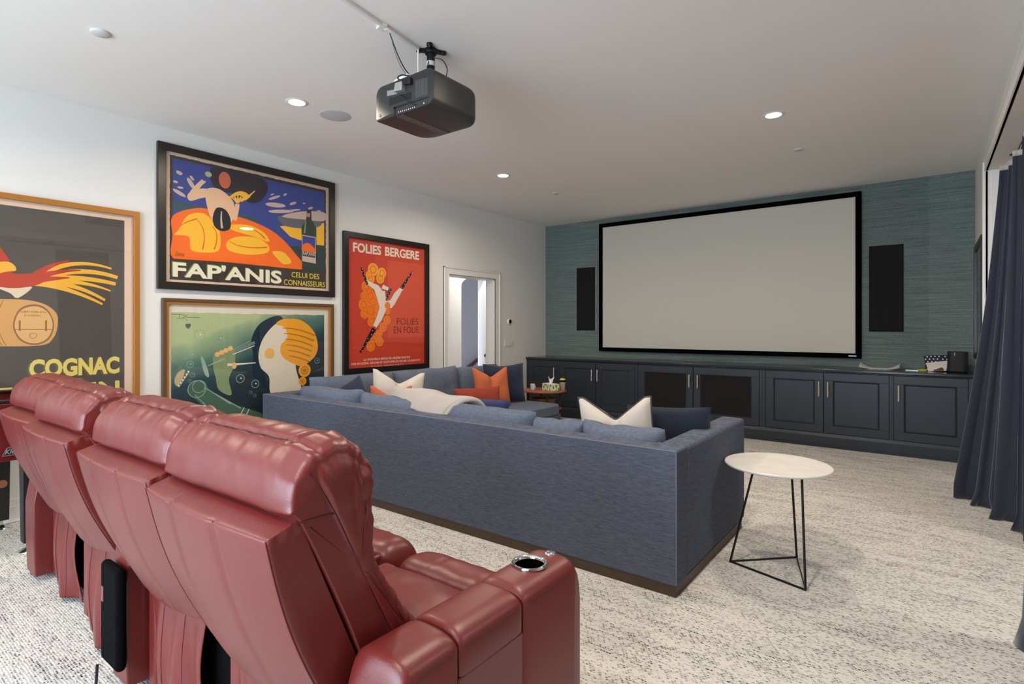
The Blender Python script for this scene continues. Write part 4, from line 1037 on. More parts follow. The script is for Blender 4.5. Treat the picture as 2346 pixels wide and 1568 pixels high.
# ------------------------------------------------------------------ ceiling fixtures
def downlight(x, y, lab):
    r = thing('downlight', lab, 'ceiling light', (x, y, HC), 'recessed ceiling lights')
    b = MB(); b.lathe([(.058, HC-.001), (.058, HC-.006), (.076, HC-.004), (.080, HC-.001)], (x, y, 0), 40); b.build('trim_ring', mat('light_trim', (235, 233, 228), .4), r, smooth=50)
    b = MB(); b.lathe([(.056, HC-.003), (.001, HC-.0045)], (x, y, 0), 32); b.build('lamp_disc', mat('lamp_glow', (255, 244, 228), .5, emit=30), r)
    l = bpy.data.lights.new('downlight_lamp', 'AREA'); l.shape = 'DISK'; l.size = .20; l.energy = 24; l.color = (1.0, .85, .68); l.spread = math.radians(165)
    o = bpy.data.objects.new('downlight_lamp', l); COL.objects.link(o); o.parent = r; o.location = (0, 0, -.012)
for x, y, lab in ((-3.680, 2.253, 'lit recessed ceiling light left of the projector, above the posters'), (-3.676, 4.692, 'lit recessed ceiling light beyond the projector, nearer the doorway'), (-.959, 4.617, 'lit recessed ceiling light right of the projector, above the open floor'), (-.96, 2.2, 'recessed ceiling light above the nearest recliner, out of the picture'), (-3.68, -.3, 'recessed ceiling light behind the camera on the left'), (-.96, -.3, 'recessed ceiling light behind the camera on the right')):
    downlight(x, y, lab)
def disc(name, x, y, rad, h, lab, cat, m=None):
    b = MB(); b.lathe([(rad, HC-.0005), (rad, HC-h*.6), (rad*.9, HC-h), (.001, HC-h)], (x, y, 0), 48)
    return tag(b.build(name, m or mat('ceiling_disc', (206, 205, 203), .6), smooth=50), lab, cat)
disc('ceiling_speaker', -3.678, 2.578, .115, .005, 'flush round grey-white ceiling speaker beside the light left of the projector', 'speaker', mat('speaker_disc', (196, 197, 200), .7, bump=.3, bscale=900))
disc('ceiling_fitting', -3.683, 1.058, .048, .012, 'round white ceiling cap at the upper left above the posters', 'ceiling cap')
disc('ceiling_fitting', -.958, 5.652, .042, .010, 'small round ceiling cap in front of the screen on the right', 'ceiling cap')
disc('ceiling_fitting', -3.658, 5.704, .042, .010, 'small round ceiling cap in front of the screen on the left', 'ceiling cap')

# ------------------------------------------------------------------ wall controls
r = thing('thermostat', 'round thermostat with a dark face on the wall right of the doorway', 'thermostat', (XL, 6.532, 1.42))
b = MB(); b.lathe([(.042, 0), (.042, .018), (.036, .024), (.030, .024)], (XL, 0, 0), 36, axis=0); b.v = [(v[0], v[1]+6.532, v[2]+1.42) for v in b.v]; b.build('ring', WHITEP, r, smooth=50)
b = MB(); b.lathe([(.031, .020), (.031, .0255), (.001, .027)], (XL, 0, 0), 36, axis=0); b.v = [(v[0], v[1]+6.532, v[2]+1.42) for v in b.v]; b.build('face', mat('black_glass', (8, 8, 9), .1), r, smooth=50)
r = thing('switch_plate', 'white wall plate with four light switches below the thermostat', 'light switch', (XL, 6.522, 1.038))
b = MB(); b.box(XL, XL+.006, 6.42, 6.625, 1.04, 1.148); b.build('plate', mat('plate_white', (226, 222, 214), .4), r, bevel=.002)
for k in range(4):
    b = MB(); y = 6.434+k*.046; b.box(XL+.005, XL+.011, y, y+.036, 1.06, 1.128); b.build('switch', mat('switch_white', (220, 216, 208), .4), r, bevel=.002)

# ------------------------------------------------------------------ framed posters
class Layers(MB):
    """flat ink shapes stacked in order, each a hair in front of the last"""
    def __init__(s): super().__init__(); s.q = []
    def add(s, vs, fs, mi=0): s.q.append(([tuple(v) for v in vs], fs, mi)); return s
    def build(s, *a, **k):
        q = sorted(s.q, key=lambda t: round(t[0][0][0], 5)); x0 = q[0][0][0][0]
        for i, (vs, fs, mi) in enumerate(q):
            MB.add(s, [(x0+i*.00004, v[1], v[2]) for v in vs], fs, mi)
        return super().build(*a, **k)
class Art:
    def __init__(s, org, k, x):
        s.o = org; s.k = k; s.x = x; s.b = Layers(); s.mats = []
    def mi(s, m):
        if m not in s.mats: s.mats.append(m)
        return s.mats.index(m)
    def P(s, cx_, cy_, layer=0):
        p = on(s.o[0]+cx_/s.k, s.o[1]+cy_/s.k, 0, s.x); return Vector((s.x+layer*.00045, p.y, p.z))
    def poly(s, pts, m, layer):
        n = len(pts)
        s.b.add([s.P(x, y, layer) for x, y in pts], [tuple(range(n))], s.mi(m))
    def blob(s, pts, m, layer, close=6):
        """smooth closed outline"""
        q = resample(pts, len(pts)*close); s.poly([(p.x, p.y) for p in q], m, layer)
    def disc(s, c, r, m, layer, ry=None, n=24, ring=None):
        C_ = s.P(*c); E_ = s.P(c[0]+r, c[1]); rr = abs(E_.y-C_.y); rz = rr if ry is None else abs(s.P(c[0], c[1]+ry).z-C_.z)
        X = s.x+layer*.00045
        if ring:
            vs = [(X, C_.y+rr*math.cos(a*2*PI/n), C_.z+rz*math.sin(a*2*PI/n)) for a in range(n)]+[(X, C_.y+rr*ring*math.cos(a*2*PI/n), C_.z+rz*ring*math.sin(a*2*PI/n)) for a in range(n)]
            s.b.add(vs, [(i, (i+1) % n, n+(i+1) % n, n+i) for i in range(n)], s.mi(m))
        else: s.b.add([(X, C_.y+rr*math.cos(a*2*PI/n), C_.z+rz*math.sin(a*2*PI/n)) for a in range(n)], [tuple(range(n))], s.mi(m))
    def stroke(s, pts, w0, w1, m, layer):
        q = [Vector(p) for p in pts]; n = len(q); L_, R__ = [], []
        for i in range(n):
            t = (q[min(i+1, n-1)]-q[max(i-1, 0)]).normalized(); nn = Vector((-t.y, t.x)); w_ = w0+(w1-w0)*i/(n-1)
            L_.append(q[i]+nn*w_/2); R__.append(q[i]-nn*w_/2)
        vs = L_+R__; s.b.add([s.P(p.x, p.y, layer) for p in vs], [(i, i+1, n+i+1, n+i) for i in range(n-1)], s.mi(m))
    def curve(s, a, c, b_, w0, w1, m, layer, n=14):
        a, c, b_ = Vector(a), Vector(c), Vector(b_)
        s.stroke([tuple(a*(1-t)**2+c*2*t*(1-t)+b_*t*t) for t in [i/n for i in range(n+1)]], w0, w1, m, layer)
    def text(s, txt, bl, tr, m, layer, bold=.0, shear=0, spacing=1):
        A, B = s.P(*bl, layer), s.P(*tr, layer); v, f = text_geo(txt, bold, shear, spacing)
        s.b.add([(A.x, A.y+(B.y-A.y)*q[0], A.z+(B.z-A.z)*q[1]) for q in v], f, s.mi(m))
    def rect(s, y0, y1, z0, z1, m, layer=0):
        X = s.x+layer*.00045; s.b.add([(X, y0, z0), (X, y1, z0), (X, y1, z1), (X, y0, z1)], [(0, 1, 2, 3)], s.mi(m))
def ink(name, c): return mat('ink_'+name, c, .55, spec=.3)
def frame_poster(name, label, y0, y1, z0, z1, fw_, fm, depth=.035, inner=None, ifw=0):
    r = thing(name, label, 'framed poster', (XL, (y0+y1)/2, z0), 'framed posters on the left wall')
    b = MB()
    def fr(b, a, c, e, g, w_, d0, d1):
        # mitred moulding
        o_ = [(a, e), (c, e), (c, g), (a, g)]; i_ = [(a+w_, e+w_), (c-w_, e+w_), (c-w_, g-w_), (a+w_, g-w_)]
        vs = [(XL+.001, p[0], p[1]) for p in o_]+[(XL+d1, p[0], p[1]) for p in o_]+[(XL+d1, p[0], p[1]) for p in i_]+[(XL+d0, p[0], p[1]) for p in i_]
        fs = []
        for l in (0, 4, 8):
            for k in range(4): fs.append((l+k, l+(k+1) % 4, l+4+(k+1) % 4, l+4+k))
        b.add(vs, fs)
    fr(b, y0, y1, z0, z1, fw_, .010, depth); b.build('frame', fm, r, bevel=.003)
    if inner:
        b = MB(); fr(b, y0+fw_-.002, y1-fw_+.002, z0+fw_-.002, z1-fw_+.002, ifw, .010, depth*.75); b.build('inner_frame', inner, r, bevel=.002)
    t = fw_+ifw
    b = MB(); b.box(XL+.001, XL+.0065, y0+.01, y1-.01, z0+.01, z1-.01); b.build('backing', mat('backing_board', (120, 110, 96), .8), r)
    g = MB(); g.box(XL+.019, XL+.021, y0+t-.003, y1-t+.003, z0+t-.003, z1-t+.003); g.build('glass', GLASS, r)
    return r
XP = XL+.0072
PAPER = ink('paper', (228, 200, 174)); PAPER2 = ink('paper_cool', (226, 214, 196))
# --- top poster
r = frame_poster('framed_poster', 'wide black-framed poster reading FAP\'ANIS above orange and blue shapes, top of the pair', 1.817, 3.485, 1.648, 2.850, .062, mat('dark_frame', (34, 28, 24), .35))
A = Art((350, 310), 4.1256, XP)
A.rect(1.87, 3.43, 1.70, 2.80, PAPER)
INK = ink('charcoal', (62, 54, 48)); BLUE = ink('blue', (54, 72, 146)); OR = ink('orange', (248, 112, 28)); YE = ink('yellow', (250, 190, 50)); CL = ink('cloud', (206, 182, 168)); DK = ink('dark_violet', (44, 36, 46)); CRM = ink('flesh', (232, 190, 152))
def rough(pts, amp, step=22):
    out = []; rnd = random.Random(3)
    for i in range(len(pts)):
        a, c = Vector(pts[i]), Vector(pts[(i+1) % len(pts)]); n = max(1, int((c-a).length/step))
        for k in range(n): p = a.lerp(c, k/n); out.append((p.x+rnd.uniform(-amp, amp), p.y+rnd.uniform(-amp, amp)))
    return out
A.poly(rough([(160, 182), (1636, 522), (1636, 1450), (160, 1362)], 3), INK, 1)
A.poly([(190, 215), (1622, 545), (1622, 1050), (1400, 1240), (190, 1160)], BLUE, 2)
A.poly([(190, 1100), (1622, 1040), (1622, 1285), (190, 1175)], ink('sea', (44, 66, 62)), 3)
A.poly([(1200, 860), (1620, 830), (1620, 1045), (1500, 1030), (1300, 960)], YE, 4)
A.blob([(1180, 770), (1400, 760), (1600, 830), (1500, 880), (1260, 860)], ink('slate', (100, 104, 112)), 5)
A.blob([(1220, 768), (1400, 722), (1620, 730), (1622, 810), (1450, 800)], CL, 5)
A.poly([(190, 610), (520, 690), (800, 740), (1000, 775), (1000, 830), (700, 800), (190, 700)], ink('teal', (52, 82, 100)), 3)
for x, y, w_, h_, t_ in ((250, 355, 70, 34, .5), (360, 455, 130, 40, 1.0), (370, 405, 60, 24, .9), (215, 440, 50, 24, .3), (260, 495, 60, 22, .2), (250, 545, 150, 34, .55), (1150, 590, 120, 26, -.3), (1130, 560, 40, 14, -.3), (1250, 562, 40, 20, -.5), (1160, 660, 200, 44, .1), (1325, 645, 70, 26, -.3), (1210, 720, 250, 34, .0), (1340, 708, 120, 18, -.1), (1490, 690, 50, 22, -.3), (1430, 645, 30, 12, .1), (1570, 715, 40, 12, .1), (470, 455, 80, 24, -.6)):
    A.blob([(x+w_/2*math.cos(t_)*math.cos(a)-h_/2*math.sin(t_)*math.sin(a), y+w_/2*math.sin(t_)*math.cos(a)+h_/2*math.cos(t_)*math.sin(a)) for a in [k*PI/3+.2 for k in range(6)]], CL, 6, 3)
A.blob([(560, 300), (700, 320), (900, 360), (1060, 430), (1085, 520), (1020, 620), (920, 640), (780, 560), (620, 520), (545, 420)], DK, 6)
A.blob([(190, 760), (420, 688), (600, 720), (900, 800), (1150, 920), (1330, 1100), (1408, 1270), (900, 1235), (500, 1190), (190, 1165), (186, 950)], OR, 7)
A.blob([(240, 900), (330, 760), (480, 740), (600, 850), (640, 960), (620, 1090), (480, 1110), (360, 1080), (340, 960), (200, 940)], YE, 8)
A.blob([(700, 1010), (800, 960), (980, 970), (1090, 1040), (1080, 1110), (900, 1130), (720, 1090)], YE, 8)
A.blob([(720, 850), (900, 850), (1050, 920), (1100, 1010), (960, 960), (760, 900)], YE, 8)
A.blob([(1130, 1100), (1240, 1110), (1310, 1200), (1240, 1220), (1180, 1170)], YE, 8)
for a_, c_, b__ in (((420, 800), (520, 900), (470, 1080)), ((560, 860), (640, 930), (580, 1080)), ((720, 1000), (820, 1080), (1080, 1060)), ((260, 860), (300, 820), (420, 790)), ((900, 880), (1000, 900), (1060, 980))):
    A.curve(a_, c_, b__, 5, 12, ink('deep_orange', (226, 96, 20)), 9)
# plain rounded stand-in shapes where the drawn figure is
A.blob([(500, 520), (600, 500), (700, 560), (770, 660), (740, 830), (650, 860), (560, 800), (510, 660)], CRM, 9)
A.blob([(330, 560), (350, 620), (440, 600), (540, 570), (520, 510), (420, 510)], CRM, 9)
A.curve((355, 600), (380, 520), (480, 430), 70, 40, CRM, 9)
A.curve((760, 800), (790, 720), (800, 650), 60, 40, CRM, 9)
A.blob([(600, 690), (680, 700), (730, 780), (730, 880), (660, 908), (590, 870), (565, 790)], ink('black', (24, 30, 38)), 10)
A.curve((650, 720), (640, 800), (655, 880), 10, 22, CL, 11)
A.disc((680, 425), 56, ink('copper', (206, 104, 70)), 9, 78)
A.curve((720, 600), (830, 500), (900, 600), 20, 60, YE, 10); A.curve((830, 620), (900, 590), (965, 525), 30, 8, YE, 11)
for k in range(5): A.curve((800, 640), (760+k*22, 590), (725+k*40, 560-abs(2-k)*-8), 22, 6, YE, 11)
A.disc((525, 370), 32, ink('pale_green', (176, 184, 140)), 10, 26)
# bottle
BG = ink('bottle', (46, 66, 54))
A.poly([(1455, 700), (1497, 705), (1500, 800), (1545, 880), (1545, 1275), (1410, 1262), (1405, 870), (1450, 790)], BG, 12)
A.poly([(1455, 735), (1485, 738), (1485, 775), (1455, 772)], ink('pale_red', (214, 130, 120)), 13)
A.poly([(1440, 800), (1450, 810), (1440, 930), (1425, 925)], ink('bottle_light', (128, 148, 120)), 13)
A.poly([(1410, 940), (1540, 965), (1540, 1215), (1410, 1190)], CL, 13); A.poly([(1415, 950), (1535, 972), (1535, 1110), (1415, 1090)], BLUE, 14); A.blob([(1415, 1040), (1470, 1020), (1535, 1080), (1535, 1108), (1415, 1090)], OR, 15); A.poly([(1415, 1095), (1535, 1115), (1535, 1160), (1415, 1140)], BG, 14)
A.text("FAP'ANIS", (1420, 1132), (1532, 1112), PAPER2, 16, .01)
A.poly([(160, 1165), (700, 1200), (1300, 1262), (1636, 1290), (1636, 1450), (160, 1362)], INK, 12)
GR = ink('green_edge', (120, 150, 84)); CR2 = ink('letter_cream', (238, 232, 206))
y_bl, y_tr = (188, 1340), (1218, 1268)
p1_ = A.P(*y_bl); p2_ = A.P(*y_tr)
def wall_text(A, txt, ya_, yb_, za_, zb_, m, layer, bold=.0, shear=0, spacing=1):
    v, f = text_geo(txt, bold, shear, spacing); X = A.x+layer*.00045
    A.b.add([(X, ya_+(yb_-ya_)*q[0], za_+(zb_-za_)*q[1]) for q in v], f, A.mi(m))
yA, yB_ = A.P(188, 1250).y, A.P(1218, 1330).y; zA, zB = A.P(188, 1338).z, A.P(188, 1192).z
wall_text(A, "FAP'ANIS", yA-.008, yB_-.002, zA+.004, zB+.006, GR, 13, .035); wall_text(A, "FAP'ANIS", yA, yB_, zA, zB, CR2, 14, .03)
yA, yB_ = A.P(1310, 1320).y, A.P(1572, 1320).y; zA, zB = A.P(1310, 1342).z, A.P(1310, 1292).z
wall_text(A, 'CELUI DES', yA, yB_, zA, zB, ink('title_yellow', (230, 206, 60)), 13, .008)
yA, yB_ = A.P(1238, 1390).y, A.P(1626, 1390).y; zA, zB = A.P(1238, 1414).z, A.P(1238, 1362).z
wall_text(A, 'CONNAISSEURS', yA, yB_, zA, zB, ink('title_yellow', (230, 206, 60)), 13, .008)
A.text('Delval', (212, 1138), (298, 1110), INK, 10, 0, .3)
A.b.build('artwork', A.mats, r)

# --- green poster below it
r = frame_poster('framed_poster', 'wide gold-framed green poster with bubbles and bottle, below the FAP\'ANIS one', 1.852, 3.472, .36, 1.575, .028, mat('brown_frame', (92, 68, 48), .45), inner=mat('gold_frame', (176, 116, 48), .35, metal=.25), ifw=.024)
A = Art((360, 670), 5.227, XP)
A.rect(1.89, 3.43, .40, 1.535, PAPER2)
m = bpy.data.materials.new('ink_green_wash'); m.use_nodes = True; nt = m.node_tree; N = nt.nodes; L = nt.links; p = N['Principled BSDF']; p.inputs['Roughness'].default_value = .55
g = N.new('ShaderNodeNewGeometry'); mp = N.new('ShaderNodeMapping'); mp.inputs['Location'].default_value = (0, -1.0, -.05); L.new(g.outputs['Position'], mp.inputs[0])
sp = N.new('ShaderNodeSeparateXYZ'); L.new(mp.outputs[0], sp.inputs[0])
nz = N.new('ShaderNodeTexNoise'); nz.inputs['Scale'].default_value = 2.2; L.new(g.outputs['Position'], nz.inputs['Vector'])
m1 = N.new('ShaderNodeMath'); m1.operation = 'MULTIPLY_ADD'; m1.inputs[1].default_value = -.34; L.new(sp.outputs[1], m1.inputs[0]); L.new(sp.outputs[2], m1.inputs[2])
m2 = N.new('ShaderNodeMath'); m2.operation = 'MULTIPLY_ADD'; m2.inputs[1].default_value = .35; L.new(nz.outputs[0], m2.inputs[0]); L.new(m1.outputs[0], m2.inputs[2])
cr = N.new('ShaderNodeValToRGB'); e = cr.color_ramp.elements; e[0].position = .42; e[0].color = (*lin((18, 38, 48)), 1); e[1].position = 1.2; e[1].color = (*lin((178, 190, 140)), 1)
for pos, c in ((.62, (30, 66, 74)), (.80, (84, 122, 108)), (.96, (150, 172, 132))):
    q_ = e.new(pos); q_.color = (*lin(c), 1)
L.new(m2.outputs[0], cr.inputs[0]); L.new(cr.outputs[0], p.inputs['Base Color'])
yl, yrr = A.P(168, 300).y, A.P(2000, 300).y; ztp = A.P(168, 240).z
X = XP+.00045; pts = []
rnd = random.Random(5)
for k in range(40): pts.append((X, yl+(yrr-yl)*k/39, ztp+rnd.uniform(-.004, .004)))
pts += [(X, yrr, .45), (X, yl, .45)]
A.b.add(pts, [tuple(range(len(pts)))], A.mi(m))
HAIR = ink('amber', (240, 164, 38)); PALE = ink('pale', (226, 214, 192)); HL = ink('amber_dark', (190, 118, 22)); GL = ink('glassline', (150, 176, 156)); DG = ink('deep_green', (36, 66, 70))
A.blob([(1130, 560), (1250, 360), (1500, 300), (1500, 700), (1380, 1080), (1330, 1180), (1150, 1000), (1150, 760)], ink('night_green', (20, 44, 58)), 2)
# plain pale column with an amber swirl as a stand-in
A.blob([(1215, 720), (1290, 520), (1460, 360), (1640, 430), (1680, 700), (1660, 900), (1720, 1230), (1380, 1230), (1340, 1010), (1240, 900)], PALE, 3)
A.blob([(1420, 380), (1520, 320), (1720, 335), (1870, 460), (1925, 640), (1880, 780), (1740, 880), (1640, 860), (1500, 770), (1480, 640), (1560, 540), (1520, 420)], HAIR, 4)
for k in range(6):
    A.curve((1500+k*16, 430+k*66), (1680, 420+k*70), (1890-k*14, 520+k*62), 8, 14, HL, 5)
for c_, rr in (((1765, 935), 72), ((1740, 1065), 46)):
    A.disc(c_, rr, HAIR, 5); A.disc(c_, rr*.62, HL, 6, ring=.75); A.disc(c_, rr*.3, HL, 6)
A.disc((1345, 730), 58, ink('peach', (238, 180, 100)), 5)
for x, y, rr in ((510, 510, 66), (755, 555, 50), (415, 750, 38), (395, 865, 44), (425, 990, 30), (995, 1035, 52), (1175, 1098, 48), (1120, 1200, 20), (1168, 1238, 20), (1258, 330, 22), (1915, 818, 30), (625, 395, 24), (280, 905, 18), (390, 1062, 22), (340, 795, 20)):
    A.disc((x, y), rr, GL, 4, ring=.86); A.disc((x+rr*.15, y-rr*.1), rr*.18, PAPER2, 4)
# tilted goblet, plain
A.stroke([(900, 720), (1170, 600)], 34, 34, ink('glass_grey', (120, 132, 130)), 3); A.stroke([(905, 745), (1165, 640)], 10, 10, PALE, 4); A.stroke([(905, 690), (1110, 585)], 6, 6, GL, 4)
A.stroke([(600, 885), (800, 800)], 8, 30, GL, 4); A.blob([(520, 780), (560, 800), (620, 980), (605, 1020), (560, 960)], GL, 4); A.stroke([(840, 870), (1180, 845)], 34, 10, PALE, 4)
A.blob([(680, 740), (780, 690), (920, 670), (930, 860), (860, 1040), (890, 1230), (740, 1170), (700, 1020), (670, 880)], ink('sage', (134, 152, 108)), 3)
for k in range(4): A.disc((720+k*52, 745-k*24), 30, ink('apricot', (236, 186, 116)), 4)
A.disc((922, 878), 28, ink('apricot', (236, 186, 116)), 5, 40)
# bottle neck and crown cap
A.poly([(440, 1050), (570, 1070), (620, 1160), (880, 1330), (1230, 1440), (1400, 1560), (1200, 1760), (760, 1560), (600, 1400), (430, 1260), (350, 1190), (380, 1110)], ink('bottle_green', (72, 104, 84)), 4)
for a_, b__ in (((560, 1140), (1000, 1390)), ((450, 1230), (700, 1470)), ((600, 1160), (880, 1340))): A.stroke([a_, b__], 8, 14, GL, 5)
A.disc((475, 1160), 110, GL, 5, ring=.92); A.disc((500, 1130), 80, GL, 5, ring=.9); A.stroke([(1040, 1380), (980, 1500)], 10, 10, PALE, 6); A.stroke([(1100, 1400), (1050, 1500)], 10, 10, PALE, 6)
A.blob([(205, 1060), (250, 960), (330, 925), (300, 1040), (240, 1130)], ink('cap_tan', (196, 172, 130)), 4)
A.poly([(250, 1150), (375, 940), (385, 960), (262, 1140)], GL, 5)
for k in range(6): A.disc((258+k*23, 1120-k*34), 13, PALE, 6)
A.stroke([(170, 262), (300, 262), (360, 300), (515, 302)], 3, 3, DG, 4); A.stroke([(230, 312), (330, 308), (365, 345)], 3, 3, DG, 4); A.stroke([(270, 265), (262, 312)], 3, 3, DG, 4); A.stroke([(365, 268), (300, 312)], 3, 3, DG, 4)
A.poly([(338, 378), (402, 374), (400, 410), (370, 438), (340, 410)], ink('crest', (84, 110, 92)), 4)
A.b.build('artwork', A.mats, r)

# --- red poster
r = frame_poster('framed_poster', 'tall black-framed red poster reading FOLIES BERGERE, nearest the doorway', 3.596, 4.855, .825, 2.369, .062, mat('black_frame', (24, 20, 20), .3), inner=None)
A = Art((770, 510), 4.3565, XP)
REDP = ink('vermilion', (205, 66, 44)); A.rect(3.65, 4.80, .88, 2.32, REDP)
fy0, fy1, fz0, fz1 = A.P(105, 400).y, A.P(885, 400).y, A.P(105, 1480).z, A.P(105, 140).z
A.rect(fy0+(fy1-fy0)*.49, fy1, fz0+(fz1-fz0)*.24, fz0+(fz1-fz0)*.86, ink('vermilion_light', (216, 82, 52)), 1)
OG = ink('tangerine', (246, 128, 34)); OG2 = ink('amber2', (250, 168, 48)); WH = ink('ivory', (234, 220, 206)); BK = ink('jet', (26, 22, 26)); OGD = ink('burnt', (226, 104, 30))
for x, y, rr in ((370, 470, 52), (458, 505, 42), (335, 530, 40), (300, 640, 46), (345, 560, 40), (280, 735, 38), (345, 730, 48), (275, 820, 50), (370, 790, 56), (345, 880, 60), (285, 910, 42), (410, 840, 40), (355, 990, 42), (440, 560, 40), (510, 840, 30), (508, 975, 36), (470, 1045, 38), (430, 1110, 34), (380, 1150, 40), (435, 1190, 38), (345, 1235, 44), (330, 690, 40), (512, 885, 28), (390, 930, 44)):
    A.disc((x, y), rr, OG2 if y < 600 else OG, 2+(x+y) % 3); A.disc((x, y), rr*.6, OGD, 5, ring=.82)
def limb(pts, w0, w1, m, l): A.stroke(pts, w0, w1, m, l)
limb([(300, 590), (400, 650), (450, 740)], 30, 90, WH, 7); limb([(440, 690), (470, 850), (430, 960), (385, 1040)], 92, 40, WH, 8); limb([(500, 820), (560, 800), (600, 720), (660, 650)], 74, 36, WH, 8); limb([(460, 640), (530, 670)], 44, 26, WH, 7); A.blob([(540, 800), (620, 680), (650, 690), (590, 800), (545, 860)], WH, 7)
for a_, b__, w0, w1 in (((310, 620), (250, 450), 22, 14), ((650, 660), (760, 490), 34, 12), ((540, 660), (500, 780), 34, 16), ((380, 1060), (240, 1300), 46, 14)):
    limb([a_, b__], w0, w1, BK, 9)
    for k in range(6):
        f = (k+.5)/6; A.disc((a_[0]+(b__[0]-a_[0])*f+(6 if k % 2 else -6), a_[1]+(b__[1]-a_[1])*f), 4, WH, 10, n=8)
A.disc((512, 830), 28, OG, 9)
def ft(txt, x0, y0_, x1, z_top, z_bot, m, l, bold=.02, spacing=1):
    """x0,x1: crop columns; z given by crop rows at column x0"""
    wall_text(A, txt, A.P(x0, 500).y, A.P(x1, 500).y, A.P(x0, z_bot).z, A.P(x0, z_top).z, m, l, bold, 0, spacing)
TI = ink('title_ivory', (240, 226, 208))
ft('FOLIES', 168, 0, 450, 195, 292, TI, 3, .035); ft('BERGERE', 488, 0, 828, 240, 332, TI, 3, .035)
MR = ink('maroon', (120, 30, 26))
ft('FOLIES', 606, 0, 820, 955, 1020, MR, 3, 0); ft('EN FOLIE', 575, 0, 824, 1040, 1105, MR, 3, 0)
ft('LA NOUVELLE REVUE DE HÉLÈNE MARTINI', 278, 0, 736, 1353, 1382, TI, 3, .015)
ft('MISE EN SCÈNE, DÉCORS ET COSTUMES DE MICHEL GYARMATHY', 150, 0, 840, 1400, 1430, TI, 3, .015)
ft('32, rue Richer  75009 PARIS  48 24 77 11', 348, 0, 672, 1432, 1452, TI, 3, 0)
A.b.build('artwork', A.mats, r)

# --- cognac poster
r = frame_poster('framed_poster', 'tall gold-framed dark poster reading COGNAC with a barrel', .20, 1.690, .60, 2.246, .04, mat('gold_frame', (206, 142, 60), .35))
A = Art((0, 420), 2.703, XP)
A.rect(.23, 1.655, .63, 2.21, PAPER)
pr0 = A.P(770, 232); dk = ink('umber_grey', (84, 78, 72))
A.rect(.33, pr0.y, .72, pr0.z, dk, 1)
PLR = ink('plume_red', (190, 66, 42)); PLY = ink('plume_yellow', (240, 180, 60)); BRL = ink('barrel', (214, 160, 96)); BRD = ink('barrel_dark', (150, 104, 58))
yc = A.P(60, 880).y; 
A.blob([(-260, 740), (60, 718), (250, 740), (345, 800), (358, 870), (330, 960), (250, 1005), (-60, 1010), (-260, 1000), (-340, 880)], BRL, 2)
for k in range(5): A.curve((20-k*26, 725), (-60-k*26, 870), (40-k*26, 1008), 5, 5, BRD, 3)
A.blob([(80, 880), (120, 780), (220, 750), (300, 790), (335, 880), (300, 970), (210, 1003), (120, 970)], BRD, 3); A.blob([(90, 880), (128, 790), (220, 762), (296, 800), (326, 880), (292, 962), (210, 993), (128, 962)], ink('barrel_head', (222, 174, 112)), 4)
A.stroke([(82, 905), (330, 905)], 4, 4, BRD, 5); A.stroke([(122, 850), (122, 915)], 12, 12, BRD, 5); A.stroke([(285, 850), (285, 915)], 12, 12, BRD, 5); A.disc((205, 945), 24, BRD, 5, ring=.85)
wall_text(A, 'ALBERT ROBIN & Cie', A.P(125, 800).y, A.P(288, 800).y, A.P(125, 802).z, A.P(125, 790).z, BRD, 6, .01)
wall_text(A, 'À COGNAC', A.P(148, 820).y, A.P(255, 820).y, A.P(148, 825).z, A.P(148, 810).z, BRD, 6, .01)
# plain sweeping plume shapes as a stand-in
for i, (c_, e_, w_) in enumerate((((420, 440), (690, 530), 18), ((480, 500), (728, 585), 34), ((460, 560), (716, 625), 34), ((500, 590), (685, 668), 14), ((440, 600), (650, 725), 24), ((420, 640), (635, 750), 20))):
    A.curve((210, 600+i*3), c_, e_, 40, w_*.6, PLY, 7+i % 2)
for i, (c_, e_) in enumerate((((330, 540), (500, 540)), ((330, 590), (430, 585)), ((300, 500), (430, 480)))): A.curve((180, 600), c_, e_, 50, 6, PLR, 9)
A.blob([(-120, 640), (0, 520), (90, 560), (230, 560), (290, 590), (230, 630), (100, 650), (-40, 640)], PLR, 9)
A.blob([(-60, 630), (60, 650), (200, 640), (110, 712), (60, 680)], ink('plume_pale', (226, 206, 176)), 8)
A.blob([(-60, 500), (30, 485), (80, 500), (100, 540), (40, 548), (-40, 560)], PLY, 10); A.blob([(-20, 380), (5, 400), (60, 485), (0, 480)], PLR, 9)
TY = ink('cognac_letters', (226, 206, 110)); TS = ink('letter_shadow', (112, 96, 62))
def ct_(txt, x0, x1, r0, r1, l=4, bold=.045):
    ya_, yb_ = A.P(x0, 1100).y, A.P(x1, 1100).y; za_ = A.P(740, r1).z; zb_ = A.P(740, r0).z
    wall_text(A, txt, ya_-.012, yb_-.012, za_-.006, zb_-.006, TS, l, bold); wall_text(A, txt, ya_, yb_, za_, zb_, TY, l+1, bold)
ct_('COGNAC', 180, 740, 1072, 1178)
wall_text(A, 'ALBERT ROBIN', A.P(740, 1100).y-1.30, A.P(740, 1100).y, A.P(740, 1330).z, A.P(740, 1220).z, TY, 5, .03)
A.b.build('artwork', A.mats, r)

